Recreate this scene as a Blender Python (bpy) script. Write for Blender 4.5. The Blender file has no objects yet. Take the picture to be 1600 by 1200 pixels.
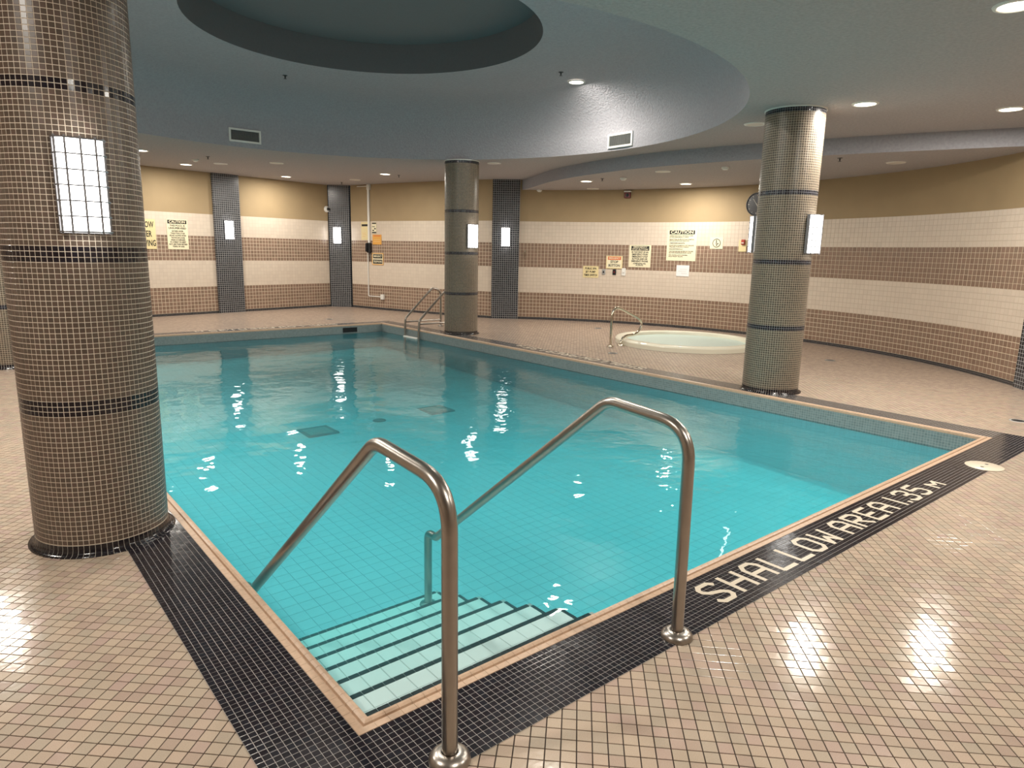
import bpy, bmesh, math, random
import numpy as np
from mathutils import Vector, Matrix

rng = np.random.default_rng(7)
random.seed(7)
scene = bpy.context.scene
COL = scene.collection

# ------------------------------------------------------------------ camera
CAM_R = np.array([[0.773, 0.106, -0.626], [-0.634, 0.161, -0.756], [0.020, 0.981, 0.191]])
_x = CAM_R[0] / np.linalg.norm(CAM_R[0]); _y = CAM_R[1] - _x * (CAM_R[1] @ _x); _y /= np.linalg.norm(_y)
CAM_R = np.array([_x, _y, np.cross(_x, _y)])
CAM_P = np.array([0.0, 0.0, 1.5])
FPX = 1063.0
cam_data = bpy.data.cameras.new('camera')
cam = bpy.data.objects.new('camera', cam_data)
COL.objects.link(cam)
cam_data.sensor_width = 36.0
cam_data.lens = FPX / 1600.0 * 36.0
cam_data.clip_start = 0.05
cam_data.clip_end = 100
m4 = np.eye(4); m4[:3, :3] = CAM_R; m4[:3, 3] = CAM_P
cam.matrix_world = Matrix(m4.tolist())
scene.camera = cam
scene.cycles.volume_bounces = 2

# ------------------------------------------------------------------ world and exposure
world = bpy.data.worlds.new('world'); scene.world = world
world.use_nodes = True
world.node_tree.nodes['Background'].inputs[0].default_value = (0.8, 0.85, 0.9, 1)
world.node_tree.nodes['Background'].inputs[1].default_value = 0.02
vs = scene.view_settings
vs.view_transform = 'Standard'; vs.look = 'None'; vs.exposure = -0.30; vs.gamma = 1.0; vs.use_curve_mapping = False
DOWN_W = 72.0          # power of one recessed downlight
DOWN_COL = (1.0, 0.94, 0.84)
SCONCE_E = 12.0

# ------------------------------------------------------------------ helpers
def link(o, parent=None):
    COL.objects.link(o)
    if parent is not None:
        o.parent = parent
    return o

def tag(o, label=None, cat=None, group=None, kind=None):
    if label: o['label'] = label
    if cat: o['category'] = cat
    if group: o['group'] = group
    if kind: o['kind'] = kind
    return o

def empty(name, loc=(0, 0, 0), rz=0.0):
    o = bpy.data.objects.new(name, None)
    o.empty_display_size = 0.1
    o.location = loc; o.rotation_euler = (0, 0, rz)
    return link(o)

def mesh_obj(name, verts, faces, mats, parent=None, smooth=False, uvs=None, fmat=None):
    me = bpy.data.meshes.new(name)
    me.from_pydata([tuple(v) for v in verts], [], [tuple(f) for f in faces])
    for m in (mats if isinstance(mats, (list, tuple)) else [mats]):
        me.materials.append(m)
    if fmat is not None:
        me.polygons.foreach_set('material_index', list(fmat))
    if uvs is not None:
        uvl = me.uv_layers.new(name='UVMap')
        flat = []
        for p in me.polygons:
            for li in p.loop_indices:
                flat.extend(uvs[me.loops[li].vertex_index] if not callable(uvs) else uvs(p, me.loops[li].vertex_index))
        uvl.data.foreach_set('uv', flat)
    me.polygons.foreach_set('use_smooth', [bool(smooth)] * len(me.polygons))
    me.update()
    return link(bpy.data.objects.new(name, me), parent)

class MB:
    """collects boxes, tubes and lathes into ONE mesh"""
    def __init__(s): s.v = []; s.f = []
    def add(s, v, f):
        n = len(s.v); s.v += [tuple(map(float, p)) for p in v]; s.f += [tuple(i + n for i in q) for q in f]; return s
    def box(s, c, d, rz=0.0):
        c = np.array(c, float); h = np.array(d, float) / 2
        cs, sn = math.cos(rz), math.sin(rz)
        v = []
        for sx, sy, sz in [(-1,-1,-1),(1,-1,-1),(1,1,-1),(-1,1,-1),(-1,-1,1),(1,-1,1),(1,1,1),(-1,1,1)]:
            x, y, z = sx*h[0], sy*h[1], sz*h[2]
            v.append((c[0]+x*cs-y*sn, c[1]+x*sn+y*cs, c[2]+z))
        return s.add(v, [(0,3,2,1),(4,5,6,7),(0,1,5,4),(1,2,6,5),(2,3,7,6),(3,0,4,7)])
    def bbox(s, c, d, b=0.004):
        """box with chamfered vertical and top edges along local axes"""
        c = np.array(c, float); hx, hy, hz = np.array(d, float) / 2
        rings = []
        for z, ins in ((-hz, 0), (hz-b, 0), (hz, b)):
            x, y = hx-ins, hy-ins
            rings.append([(c[0]+px, c[1]+py, c[2]+z) for px, py in [(-x+b,-y),(x-b,-y),(x,-y+b),(x,y-b),(x-b,y),(-x+b,y),(-x,y-b),(-x,-y+b)]])
        v = sum(rings, []); f = []
        for r in range(2):
            for i in range(8):
                j = (i+1) % 8; f.append((r*8+i, r*8+j, r*8+8+j, r*8+8+i))
        f.append(tuple(range(16, 24))); f.append(tuple(range(7, -1, -1)))
        return s.add(v, f)
    def tube(s, pts, r, n=14, caps=True):
        P = [np.array(p, float) for p in pts]; rings = []
        T = [(P[min(i+1, len(P)-1)] - P[max(i-1, 0)]) for i in range(len(P))]
        T = [t/np.linalg.norm(t) for t in T]
        ref = np.array([0, 0, 1.0]) if abs(T[0][2]) < 0.9 else np.array([1.0, 0, 0])
        u = np.cross(T[0], ref); u /= np.linalg.norm(u)
        for p, t in zip(P, T):
            u = u - t*(u @ t); u /= np.linalg.norm(u); w = np.cross(t, u)
            rings.append([p + r*(math.cos(a)*u + math.sin(a)*w) for a in np.linspace(0, 2*math.pi, n, endpoint=False)])
        v = [q for R in rings for q in R]; f = []
        for i in range(len(P)-1):
            for k in range(n):
                l = (k+1) % n; f.append((i*n+k, i*n+l, (i+1)*n+l, (i+1)*n+k))
        if caps:
            f.append(tuple(range(n-1, -1, -1))); f.append(tuple((len(P)-1)*n+k for k in range(n)))
        return s.add(v, f)
    def lathe(s, prof, c=(0, 0, 0), n=32, closed=False):
        v = []; f = []; m = len(prof)
        for k in range(n):
            a = 2*math.pi*k/n
            for r, z in prof: v.append((c[0]+r*math.cos(a), c[1]+r*math.sin(a), c[2]+z))
        for k in range(n):
            l = (k+1) % n
            for i in range(m-1 + (1 if closed else 0)):
                j = (i+1) % m
                f.append((k*m+i, l*m+i, l*m+j, k*m+j))
        return s.add(v, f)
    def disc(s, c, r, n=24, up=True):
        v = [(c[0]+r*math.cos(2*math.pi*k/n), c[1]+r*math.sin(2*math.pi*k/n), c[2]) for k in range(n)]
        return s.add(v, [tuple(range(n)) if up else tuple(range(n-1, -1, -1))])
    def prism(s, poly, z0, z1):
        n = len(poly)
        v = [(x, y, z0) for x, y in poly] + [(x, y, z1) for x, y in poly]
        f = [tuple(range(n-1, -1, -1)), tuple(range(n, 2*n))]
        for i in range(n):
            j = (i+1) % n; f.append((i, j, n+j, n+i))
        return s.add(v, f)
    def build(s, name, mat, parent=None, smooth=False, loc=None):
        o = mesh_obj(name, s.v, s.f, mat, parent)
        if smooth:
            o.data.polygons.foreach_set('use_smooth', [True]*len(o.data.polygons))
            if hasattr(o.data, 'set_sharp_from_angle'): o.data.set_sharp_from_angle(angle=math.radians(40))
        if loc is not None: o.location = loc
        return o

def fillet(pts, rad, n=7):
    """round the corners of a 3-D polyline"""
    P = [np.array(p, float) for p in pts]; out = [P[0]]
    for i in range(1, len(P)-1):
        a, b, c = P[i-1], P[i], P[i+1]
        u = (a-b)/np.linalg.norm(a-b); w = (c-b)/np.linalg.norm(c-b)
        ang = math.acos(max(-1, min(1, float(u @ w)))); r = rad[i-1] if isinstance(rad, (list, tuple)) else rad
        d = r/math.tan(ang/2)
        d = min(d, 0.49*np.linalg.norm(a-b), 0.49*np.linalg.norm(c-b))
        p0, p1 = b+u*d, b+w*d
        for t in np.linspace(0, 1, n):
            out.append((1-t)**2*p0 + 2*t*(1-t)*b + t*t*p1)
    out.append(P[-1]); return out

def project(P):
    P = np.atleast_2d(P); c = (P - CAM_P) @ CAM_R
    z = np.where(-c[:, 2] > 0.05, -c[:, 2], 1e-6)
    return 800 + FPX*c[:, 0]/z, 600 - FPX*c[:, 1]/z, -c[:, 2]

def in_frame(P, mx=0, my=0):
    x, y, z = project(P)
    return (z > 0.05) & (x > -mx) & (x < 1600+mx) & (y > -my) & (y < 1200+my)

# tile template: top with a small chamfer (18 triangles) or plain (10 triangles)
def tile_template(su, sv, th, bev):
    a, b = su/2, sv/2
    lo = [(-a,-b,-th),(a,-b,-th),(a,b,-th),(-a,b,-th)]
    if bev <= 0:
        V = lo + [(-a,-b,0),(a,-b,0),(a,b,0),(-a,b,0)]
        F = [(4,5,6,7),(0,1,5,4),(1,2,6,5),(2,3,7,6),(3,0,4,7)]
    else:
        V = lo + [(-a,-b,-bev),(a,-b,-bev),(a,b,-bev),(-a,b,-bev)] + [(-a+bev,-b+bev,0),(a-bev,-b+bev,0),(a-bev,b-bev,0),(-a+bev,b-bev,0)]
        F = [(8,9,10,11)] + [(k,(k+1)%4,4+(k+1)%4,4+k) for k in range(4)] + [(4+k,4+(k+1)%4,8+(k+1)%4,8+k) for k in range(4)]
    return np.array(V, float), np.array(F, int)

def big_mesh(name, V, F, mat, tint=None):
    """V (n,k,3) tiles, F template faces"""
    n, k, _ = V.shape; q = F.shape[0]
    me = bpy.data.meshes.new(name)
    me.vertices.add(n*k); me.vertices.foreach_set('co', V.reshape(-1))
    allF = (F[None] + (np.arange(n)*k)[:, None, None]).reshape(-1)
    me.loops.add(n*q*4); me.loops.foreach_set('vertex_index', allF.astype(np.int32))
    me.polygons.add(n*q)
    me.polygons.foreach_set('loop_start', np.arange(0, n*q*4, 4, dtype=np.int32))
    me.update(calc_edges=True)
    me.polygons.foreach_set('use_smooth', np.zeros(n*q, dtype=bool))
    me.materials.append(mat)
    if tint is not None:
        at = me.attributes.new('tint', 'FLOAT', 'FACE'); at.data.foreach_set('value', np.repeat(tint, q).astype(np.float32))
    return me

def tile_field(parent, mat, Cn, U, V, N, su, sv, th=0.004, bev=0.0008, pick=300, name='tile', tilt=0.0, visible=None):
    """tiles at centres Cn (top face), axes U, V, N (arrays). The `pick` that show largest are objects, the rest one stuff mesh"""
    Cn = np.asarray(Cn, float); n = len(Cn)
    if n == 0: return
    U = np.broadcast_to(np.asarray(U, float), (n, 3)).copy(); V = np.broadcast_to(np.asarray(V, float), (n, 3)).copy(); N = np.broadcast_to(np.asarray(N, float), (n, 3)).copy()
    if tilt > 0:
        a = rng.normal(0, tilt, (n, 2)); N = N + a[:, :1]*U + a[:, 1:]*V
        N /= np.linalg.norm(N, axis=1, keepdims=True)
        U = U - N*(U*N).sum(1, keepdims=True); U /= np.linalg.norm(U, axis=1, keepdims=True); V = np.cross(N, U)
    tint = rng.random(n)
    d = CAM_P - Cn; dist = np.linalg.norm(d, axis=1)
    facing = (d*N).sum(1)/dist
    score = np.where(in_frame(Cn) & (facing > 0.02), facing/dist**2, -1.0)
    if visible is not None: score = np.where(visible, score, -1.0)
    order = np.argsort(-score)
    chosen = [i for i in order[:pick] if score[i] > 0]
    T, F = tile_template(su, sv, th, bev)
    variants = []
    for k in range(8):
        variants.append(big_mesh(name, T[None], F, mat, np.array([(k+0.5)/8])))
    for i in chosen:
        o = bpy.data.objects.new(name, variants[min(7, int(tint[i]*8))])
        M = np.eye(4); M[:3, 0] = U[i]; M[:3, 1] = V[i]; M[:3, 2] = N[i]; M[:3, 3] = Cn[i]
        link(o, parent); o.matrix_local = Matrix(M.tolist())
    rest = np.setdiff1d(np.arange(n), np.array(chosen, int))
    if len(rest):
        for far in (False, True):
            idx = rest[(dist[rest] > 6) == far]
            if not len(idx): continue
            T2, F2 = tile_template(su, sv, th, 0 if far else bev)
            W = Cn[idx][:, None] + T2[None, :, 0:1]*U[idx][:, None] + T2[None, :, 1:2]*V[idx][:, None] + T2[None, :, 2:3]*N[idx][:, None]
            o = bpy.data.objects.new(name + '_field', big_mesh(name + '_field', W, F2, mat, tint[idx]))
            link(o, parent); o['kind'] = 'stuff'

# ------------------------------------------------------------------ materials
MATS = {}
def new_mat(name):
    m = bpy.data.materials.new(name); m.use_nodes = True
    nt = m.node_tree; b = nt.nodes['Principled BSDF']
    MATS[name] = m
    return m, nt, b

def nd(nt, t, **kw):
    n = nt.nodes.new(t)
    for k, v in kw.items(): setattr(n, k, v)
    return n

def math_n(nt, op, a, b=None, c=None):
    n = nd(nt, 'ShaderNodeMath', operation=op)
    for i, v in enumerate((a, b, c)):
        if v is None: continue
        if isinstance(v, (int, float)): n.inputs[i].default_value = v
        else: nt.links.new(v, n.inputs[i])
    return n.outputs[0]

def mix_c(nt, fac, a, b):
    n = nd(nt, 'ShaderNodeMix', data_type='RGBA')
    for s, v in ((n.inputs[0], fac), (n.inputs[6], a), (n.inputs[7], b)):
        if isinstance(v, (int, float)): s.default_value = v
        elif isinstance(v, tuple): s.default_value = (*v, 1) if len(v) == 3 else v
        else: nt.links.new(v, s)
    return n.outputs[2]

def bump_n(nt, h, strength, dist, b):
    n = nd(nt, 'ShaderNodeBump'); n.inputs['Strength'].default_value = strength; n.inputs['Distance'].default_value = dist
    nt.links.new(h, n.inputs['Height']); nt.links.new(n.outputs[0], b.inputs['Normal'])

def noise_n(nt, scale, detail=2.0, vec=None, rough=0.5):
    n = nd(nt, 'ShaderNodeTexNoise'); n.inputs['Scale'].default_value = scale; n.inputs['Detail'].default_value = detail; n.inputs['Roughness'].default_value = rough
    if vec is None:
        vec = nd(nt, 'ShaderNodeNewGeometry').outputs['Position']
    nt.links.new(vec, n.inputs['Vector'])
    return n.outputs['Fac']

def plain(name, col, rough=0.5, metal=0.0, noise=0.0, nscale=20, bump=0.0, bscale=80, bdist=0.002, spec=0.5):
    m, nt, b = new_mat(name)
    b.inputs['Base Color'].default_value = (*col, 1); b.inputs['Roughness'].default_value = rough; b.inputs['Metallic'].default_value = metal
    b.inputs['Specular IOR Level'].default_value = spec
    if noise > 0:
        f = noise_n(nt, nscale, 3)
        nt.links.new(mix_c(nt, f, tuple(c*(1-noise) for c in col), tuple(min(1, c*(1+noise)) for c in col)), b.inputs['Base Color'])
    if bump > 0:
        bump_n(nt, noise_n(nt, bscale, 3), bump, bdist, b)
    return m

def tile_mat(name, cols, rough=0.3, speck=0.0, wav=0.0, spec=0.5):
    """solid tile: colour picked by the per-piece tint"""
    m, nt, b = new_mat(name)
    at = nd(nt, 'ShaderNodeAttribute', attribute_name='tint')
    r = nd(nt, 'ShaderNodeValToRGB'); r.color_ramp.interpolation = 'LINEAR'
    els = r.color_ramp.elements
    while len(els) < len(cols): els.new(0.5)
    for i, c in enumerate(cols):
        els[i].position = i/(len(cols)-1); els[i].color = (*c, 1)
    nt.links.new(at.outputs['Fac'], r.inputs[0])
    col = r.outputs[0]
    if speck > 0:
        f = noise_n(nt, 420, 2)
        f2 = math_n(nt, 'MULTIPLY', math_n(nt, 'SUBTRACT', f, 0.5), speck*2)
        mul = nd(nt, 'ShaderNodeMix', data_type='RGBA', blend_type='MULTIPLY'); mul.inputs[0].default_value = 1.0
        nt.links.new(col, mul.inputs[6])
        g = nd(nt, 'ShaderNodeCombineColor'); v = math_n(nt, 'ADD', f2, 1.0)
        for k in range(3): nt.links.new(v, g.inputs[k])
        nt.links.new(g.outputs[0], mul.inputs[7]); col = mul.outputs[2]
    nt.links.new(col, b.inputs['Base Color'])
    b.inputs['Roughness'].default_value = rough; b.inputs['Specular IOR Level'].default_value = spec
    if wav > 0: bump_n(nt, noise_n(nt, 45, 1), wav, 0.002, b)
    return m

def grid_mat(name, pitch, joint, ca, cb, grout, rough=0.3, rot=0.0, world_pos=False, off=(0, 0), pv=None, bump=0.35, spec=0.5, grough=0.7):
    """procedural tile grid: from UV in metres, or from the world position"""
    m, nt, b = new_mat(name)
    if world_pos: src = nd(nt, 'ShaderNodeNewGeometry').outputs['Position']
    else: src = nd(nt, 'ShaderNodeUVMap').outputs[0]
    sep = nd(nt, 'ShaderNodeSeparateXYZ'); nt.links.new(src, sep.inputs[0])
    x, y = sep.outputs[0], sep.outputs[1]
    if rot:
        c, s = math.cos(rot), math.sin(rot)
        x, y = (math_n(nt, 'ADD', math_n(nt, 'MULTIPLY', x, c), math_n(nt, 'MULTIPLY', y, s)),
                math_n(nt, 'SUBTRACT', math_n(nt, 'MULTIPLY', y, c), math_n(nt, 'MULTIPLY', x, s)))
    u = math_n(nt, 'DIVIDE', math_n(nt, 'SUBTRACT', x, off[0]), pitch); v = math_n(nt, 'DIVIDE', math_n(nt, 'SUBTRACT', y, off[1]), pv or pitch)
    fu, fv = math_n(nt, 'FRACT', u), math_n(nt, 'FRACT', v)
    h = joint/pitch/2
    du = math_n(nt, 'ABSOLUTE', math_n(nt, 'SUBTRACT', fu, 0.5)); dv = math_n(nt, 'ABSOLUTE', math_n(nt, 'SUBTRACT', fv, 0.5))
    mx = math_n(nt, 'MAXIMUM', du, dv)
    mask = math_n(nt, 'GREATER_THAN', mx, 0.5-h)
    wn = nd(nt, 'ShaderNodeTexWhiteNoise', noise_dimensions='2D')
    cv = nd(nt, 'ShaderNodeCombineXYZ'); nt.links.new(math_n(nt, 'FLOOR', u), cv.inputs[0]); nt.links.new(math_n(nt, 'FLOOR', v), cv.inputs[1])
    nt.links.new(cv.outputs[0], wn.inputs['Vector'])
    tc = mix_c(nt, wn.outputs['Value'], ca, cb)
    nt.links.new(mix_c(nt, mask, tc, grout), b.inputs['Base Color'])
    rr = nd(nt, 'ShaderNodeMix'); rr.inputs[2].default_value = rough; rr.inputs[3].default_value = grough
    nt.links.new(mask, rr.inputs[0]); nt.links.new(rr.outputs[0], b.inputs['Roughness'])
    b.inputs['Specular IOR Level'].default_value = spec
    if bump > 0: bump_n(nt, math_n(nt, 'SUBTRACT', 1.0, mask), bump, 0.002, b)
    return m

def emit(name, col, strength):
    m, nt, b = new_mat(name)
    b.inputs['Base Color'].default_value = (0.8, 0.8, 0.8, 1)
    b.inputs['Emission Color'].default_value = (*col, 1); b.inputs['Emission Strength'].default_value = strength
    return m

FP = 0.0485                      # beige floor tile pitch
BP = 0.0245                      # mosaic pitch
BEIGE = [(0.39, 0.295, 0.24), (0.46, 0.365, 0.28), (0.40, 0.335, 0.265), (0.49, 0.385, 0.295), (0.42, 0.31, 0.265)]
M_floor_tile = tile_mat('beige_floor_tile', BEIGE, rough=0.13, speck=0.30, wav=0.12, spec=0.32)
M_floor_base = grid_mat('beige_tile_bed', FP, 0.004, BEIGE[0], BEIGE[3], (0.032, 0.018, 0.011), rough=0.26, rot=math.radians(45), world_pos=True, bump=0.25)
M_black_tile = tile_mat('black_mosaic_tile', [(0.010, 0.008, 0.011), (0.016, 0.011, 0.015), (0.013, 0.012, 0.018)], rough=0.16, wav=0.08)
M_black_bed = grid_mat('black_mosaic_bed', BP, 0.0023, (0.010, 0.008, 0.011), (0.018, 0.013, 0.017), (0.36, 0.34, 0.32), rough=0.2, world_pos=True, off=(0.845, 1.735), bump=0.2)
M_cream_tile = plain('cream_letter_tile', (0.62, 0.54, 0.43), 0.3, noise=0.08, nscale=60)
M_coping = plain('beige_coping_tile', (0.52, 0.36, 0.25), 0.35, noise=0.22, nscale=55, bump=0.1, bscale=200)
M_col_tile = tile_mat('brown_column_tile', [(0.085, 0.062, 0.048), (0.12, 0.083, 0.062), (0.10, 0.075, 0.057), (0.13, 0.086, 0.069)], rough=0.30)
M_col_grout = plain('cream_column_grout', (0.74, 0.65, 0.54), 0.8)
M_col_grid = grid_mat('brown_column_mosaic', BP, 0.0025, (0.066, 0.052, 0.038), (0.112, 0.081, 0.056), (0.60, 0.52, 0.41), rough=0.32)
M_band_grid = grid_mat('black_column_band', BP, 0.0022, (0.008, 0.008, 0.012), (0.016, 0.014, 0.022), (0.30, 0.30, 0.32), rough=0.2)
M_wall_brown = tile_mat('brown_wall_tile', [(0.215, 0.136, 0.096), (0.255, 0.165, 0.116), (0.235, 0.158, 0.113), (0.27, 0.170, 0.122)], rough=0.32)
M_wall_white = tile_mat('cream_wall_tile', [(0.62, 0.53, 0.44), (0.66, 0.565, 0.47), (0.64, 0.555, 0.46)], rough=0.30)
M_wall_grout = plain('cream_wall_grout', (0.74, 0.65, 0.50), 0.8)
M_wall_grout_w = plain('pale_wall_grout', (0.55, 0.46, 0.37), 0.8)
M_wall_brown_g = grid_mat('brown_wall_mosaic', 0.0775, 0.0075, (0.20, 0.132, 0.094), (0.26, 0.168, 0.122), (0.70, 0.60, 0.46), rough=0.32, pv=0.0782)
M_wall_white_g = grid_mat('cream_wall_mosaic', 0.0775, 0.004, (0.62, 0.53, 0.44), (0.66, 0.57, 0.47), (0.54, 0.46, 0.37), rough=0.3, pv=0.0785)
M_wall_black_g = grid_mat('black_wall_base', BP, 0.0025, (0.010, 0.010, 0.014), (0.022, 0.02, 0.026), (0.22, 0.21, 0.20), rough=0.25)
M_pil_grid = grid_mat('charcoal_pilaster_mosaic', 0.047, 0.0055, (0.016, 0.017, 0.021), (0.040, 0.042, 0.048), (0.36, 0.36, 0.37), rough=0.25)
M_tan = plain('tan_wall_paint', (0.36, 0.265, 0.15), 0.75, noise=0.08, nscale=3, bump=0.15, bscale=120)
M_ceil = plain('grey_stucco', (0.40, 0.37, 0.37), 0.9, noise=0.22, nscale=38, bump=1.0, bscale=38, bdist=0.012)
M_dome = plain('slate_blue_stucco', (0.35, 0.345, 0.375), 0.9, noise=0.18, nscale=34, bump=0.9, bscale=34, bdist=0.012)
M_dome_dark = plain('shaded_recess_slate', (0.15, 0.155, 0.165), 0.95, noise=0.08, nscale=40)  # darker than the dome: the unlit recess's shade is put into the colour
M_steel = plain('brushed_steel', (0.40, 0.365, 0.33), 0.30, metal=1.0, noise=0.10, nscale=15)
M_chrome = plain('polished_steel', (0.66, 0.60, 0.50), 0.16, metal=1.0)
M_white_p = plain('white_plastic', (0.75, 0.74, 0.70), 0.4)
M_dark_p = plain('black_plastic', (0.012, 0.012, 0.014), 0.35)
M_grey_m = plain('grey_metal', (0.33, 0.33, 0.32), 0.5)
M_cage = plain('dark_steel_wire', (0.20, 0.20, 0.21), 0.4, metal=0.7)
M_red = plain('dark_red_plastic', (0.12, 0.006, 0.008), 0.4)
M_yellow = plain('pale_yellow_sign', (0.74, 0.62, 0.34), 0.5)
M_sign_cream = plain('cream_sign', (0.80, 0.73, 0.52), 0.5)
M_sign_orange = plain('orange_sign', (0.72, 0.36, 0.07), 0.5)
M_sign_white = plain('white_paper', (0.80, 0.80, 0.80), 0.6)
M_sign_red = plain('orange_red_print', (0.62, 0.14, 0.04), 0.5)
M_print = plain('black_print', (0.012, 0.011, 0.010), 0.6)
M_lens_on = emit('lit_lens', (1.0, 0.88, 0.70), 9.0)
M_lens_off = plain('unlit_lens', (0.62, 0.57, 0.50), 0.4)
M_sconce = emit('lit_opal_glass', (1.0, 0.97, 0.92), SCONCE_E)
M_pool_tile = tile_mat('pale_aqua_pool_tile', [(0.45, 0.615, 0.69), (0.46, 0.63, 0.705), (0.455, 0.622, 0.698)], rough=0.3)
M_pool_grout = plain('pool_grout', (0.43, 0.585, 0.66), 0.8)
M_pool_wall = grid_mat('pale_aqua_wall_tile', 0.05, 0.003, (0.26, 0.55, 0.60), (0.29, 0.58, 0.63), (0.23, 0.48, 0.52), rough=0.3, pv=0.1)
M_pool_band = grid_mat('grey_blue_waterline_mosaic', BP, 0.003, (0.150, 0.195, 0.205), (0.20, 0.25, 0.26), (0.34, 0.36, 0.34), rough=0.3)
M_step_tile = tile_mat('white_step_tile', [(0.84, 0.81, 0.80), (0.87, 0.84, 0.83), (0.855, 0.825, 0.815)], rough=0.3)
M_step_grout = plain('grey_step_grout', (0.42, 0.46, 0.45), 0.8)
M_nosing = tile_mat('black_nosing_tile', [(0.012, 0.012, 0.014), (0.02, 0.02, 0.024)], rough=0.25)
M_spa = plain('cream_acrylic', (0.76, 0.73, 0.60), 0.25)
M_grate = plain('dark_grate', (0.05, 0.09, 0.095), 0.5)

def water_mat(name, absorb, density, bstr, rough=0.015, scat=0.0, foam=0.0):
    m, nt, b = new_mat(name); nt.nodes.remove(b)
    out = nt.nodes['Material Output']
    tr = nd(nt, 'ShaderNodeBsdfTransparent'); gl = nd(nt, 'ShaderNodeBsdfGlossy'); gl.inputs['Roughness'].default_value = rough
    fr = nd(nt, 'ShaderNodeFresnel'); fr.inputs['IOR'].default_value = 1.33
    mx = nd(nt, 'ShaderNodeMixShader')
    pos = nd(nt, 'ShaderNodeNewGeometry').outputs['Position']
    n1 = noise_n(nt, 2.0, 3, pos); n2 = noise_n(nt, 13.0, 2, pos)
    # livelier water where the return jets stir it, along the far side of the pool
    sep = nd(nt, 'ShaderNodeSeparateXYZ'); nt.links.new(pos, sep.inputs[0])
    k = nd(nt, 'ShaderNodeMapRange'); k.inputs[1].default_value = 3.2; k.inputs[2].default_value = 6.2; k.inputs[3].default_value = 0.05; k.inputs[4].default_value = 0.8
    nt.links.new(sep.outputs[0], k.inputs[0])
    hgt = math_n(nt, 'ADD', n1, math_n(nt, 'MULTIPLY', math_n(nt, 'MULTIPLY', n2, 0.40), k.outputs[0]))
    bp = nd(nt, 'ShaderNodeBump'); bp.inputs['Strength'].default_value = bstr; bp.inputs['Distance'].default_value = 0.05
    nt.links.new(hgt, bp.inputs['Height'])
    nt.links.new(bp.outputs[0], gl.inputs['Normal']); nt.links.new(bp.outputs[0], fr.inputs['Normal'])
    nt.links.new(fr.outputs[0], mx.inputs[0]); nt.links.new(tr.outputs[0], mx.inputs[1]); nt.links.new(gl.outputs[0], mx.inputs[2])
    surf = mx.outputs[0]
    if foam > 0:      # aerated, bubbling water
        df = nd(nt, 'ShaderNodeBsdfDiffuse'); df.inputs['Color'].default_value = (0.56, 0.70, 0.64, 1)
        m2 = nd(nt, 'ShaderNodeMixShader'); m2.inputs[0].default_value = foam
        nt.links.new(surf, m2.inputs[1]); nt.links.new(df.outputs[0], m2.inputs[2]); surf = m2.outputs[0]
    nt.links.new(surf, out.inputs['Surface'])
    va = nd(nt, 'ShaderNodeVolumeAbsorption'); va.inputs['Color'].default_value = (*absorb, 1); va.inputs['Density'].default_value = density
    vol = va.outputs[0]
    if scat > 0:      # slightly milky water
        sc_ = nd(nt, 'ShaderNodeVolumeScatter'); sc_.inputs['Color'].default_value = (0.62, 0.92, 1.0, 1); sc_.inputs['Density'].default_value = scat
        ad = nd(nt, 'ShaderNodeAddShader'); nt.links.new(vol, ad.inputs[0]); nt.links.new(sc_.outputs[0], ad.inputs[1]); vol = ad.outputs[0]
    nt.links.new(vol, out.inputs['Volume'])
    return m
M_water = water_mat('pool_water', (0.0, 0.93, 0.95), 0.80, 0.30, scat=0.22)
M_spa_water = water_mat('spa_water', (0.15, 0.90, 0.86), 1.0, 0.5, 0.3, scat=0.5, foam=0.6)

# ------------------------------------------------------------------ room outline
CZ, SZ = 3.03, 2.82                         # main ceiling, soffit over the spa
CC, CRAD = (5.4, 7.07), 6.55                # curved wall: plan circle
def arc_pt(deg, r=CRAD): return (CC[0]+r*math.cos(math.radians(deg)), CC[1]+r*math.sin(math.radians(deg)))
A0, A1 = np.array([-3.0, 14.35]), np.array([7.62, 16.64])
def b_x(y):
    pts = [(16.24, 8.05), (13.46, 8.93), (12.21, 9.45)]
    return sum(x*np.prod([(y-b)/(a-b) for b, _ in pts if b != a]) for a, x in pts)
PATH_B = [(b_x(y), y) for y in np.linspace(16.24, 12.21, 14)]
PATH_C = [arc_pt(d) for d in np.linspace(51.7, -50, 90)]
PATH_A = [tuple(A0), tuple(A1)]
BACK = [(9.45, 1.0), (9.45, -3.2), (-3.0, -3.2)]
OUTLINE = PATH_A + PATH_B + PATH_C + BACK          # clockwise seen from above

def path_s(path):
    P = np.array(path, float); s = np.concatenate([[0], np.cumsum(np.linalg.norm(np.diff(P, axis=0), axis=1))])
    return P, s

ZONES = [(0.0, 0.05, 'k'), (0.05, 0.60, 'b'), (0.60, 1.158, 'w'), (1.158, 1.682, 'b'), (1.682, 2.151, 'w'), (2.151, None, 't')]
def wall(name, path, top, tiled):
    P, S = path_s(path)
    V, F, UV, FM = [], [], [], []
    mats = [M_wall_black_g, M_wall_grout if tiled else M_wall_brown_g, M_wall_grout_w if tiled else M_wall_white_g, M_tan]
    mi = {'k': 0, 'b': 1, 'w': 2, 't': 3}
    for z0, z1, k in ZONES:
        z1 = top if z1 is None else z1
        n0 = len(V)
        for p, s in zip(P, S):
            V += [(p[0], p[1], z0), (p[0], p[1], z1)]; UV += [(s, 0.0), (s, z1-z0)]
        for i in range(len(P)-1):
            a = n0+2*i; F.append((a, a+1, a+3, a+2)); FM.append(mi[k])
    o = mesh_obj(name, V, F, mats, None, uvs=UV, fmat=FM)
    o['kind'] = 'structure'
    return o

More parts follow.
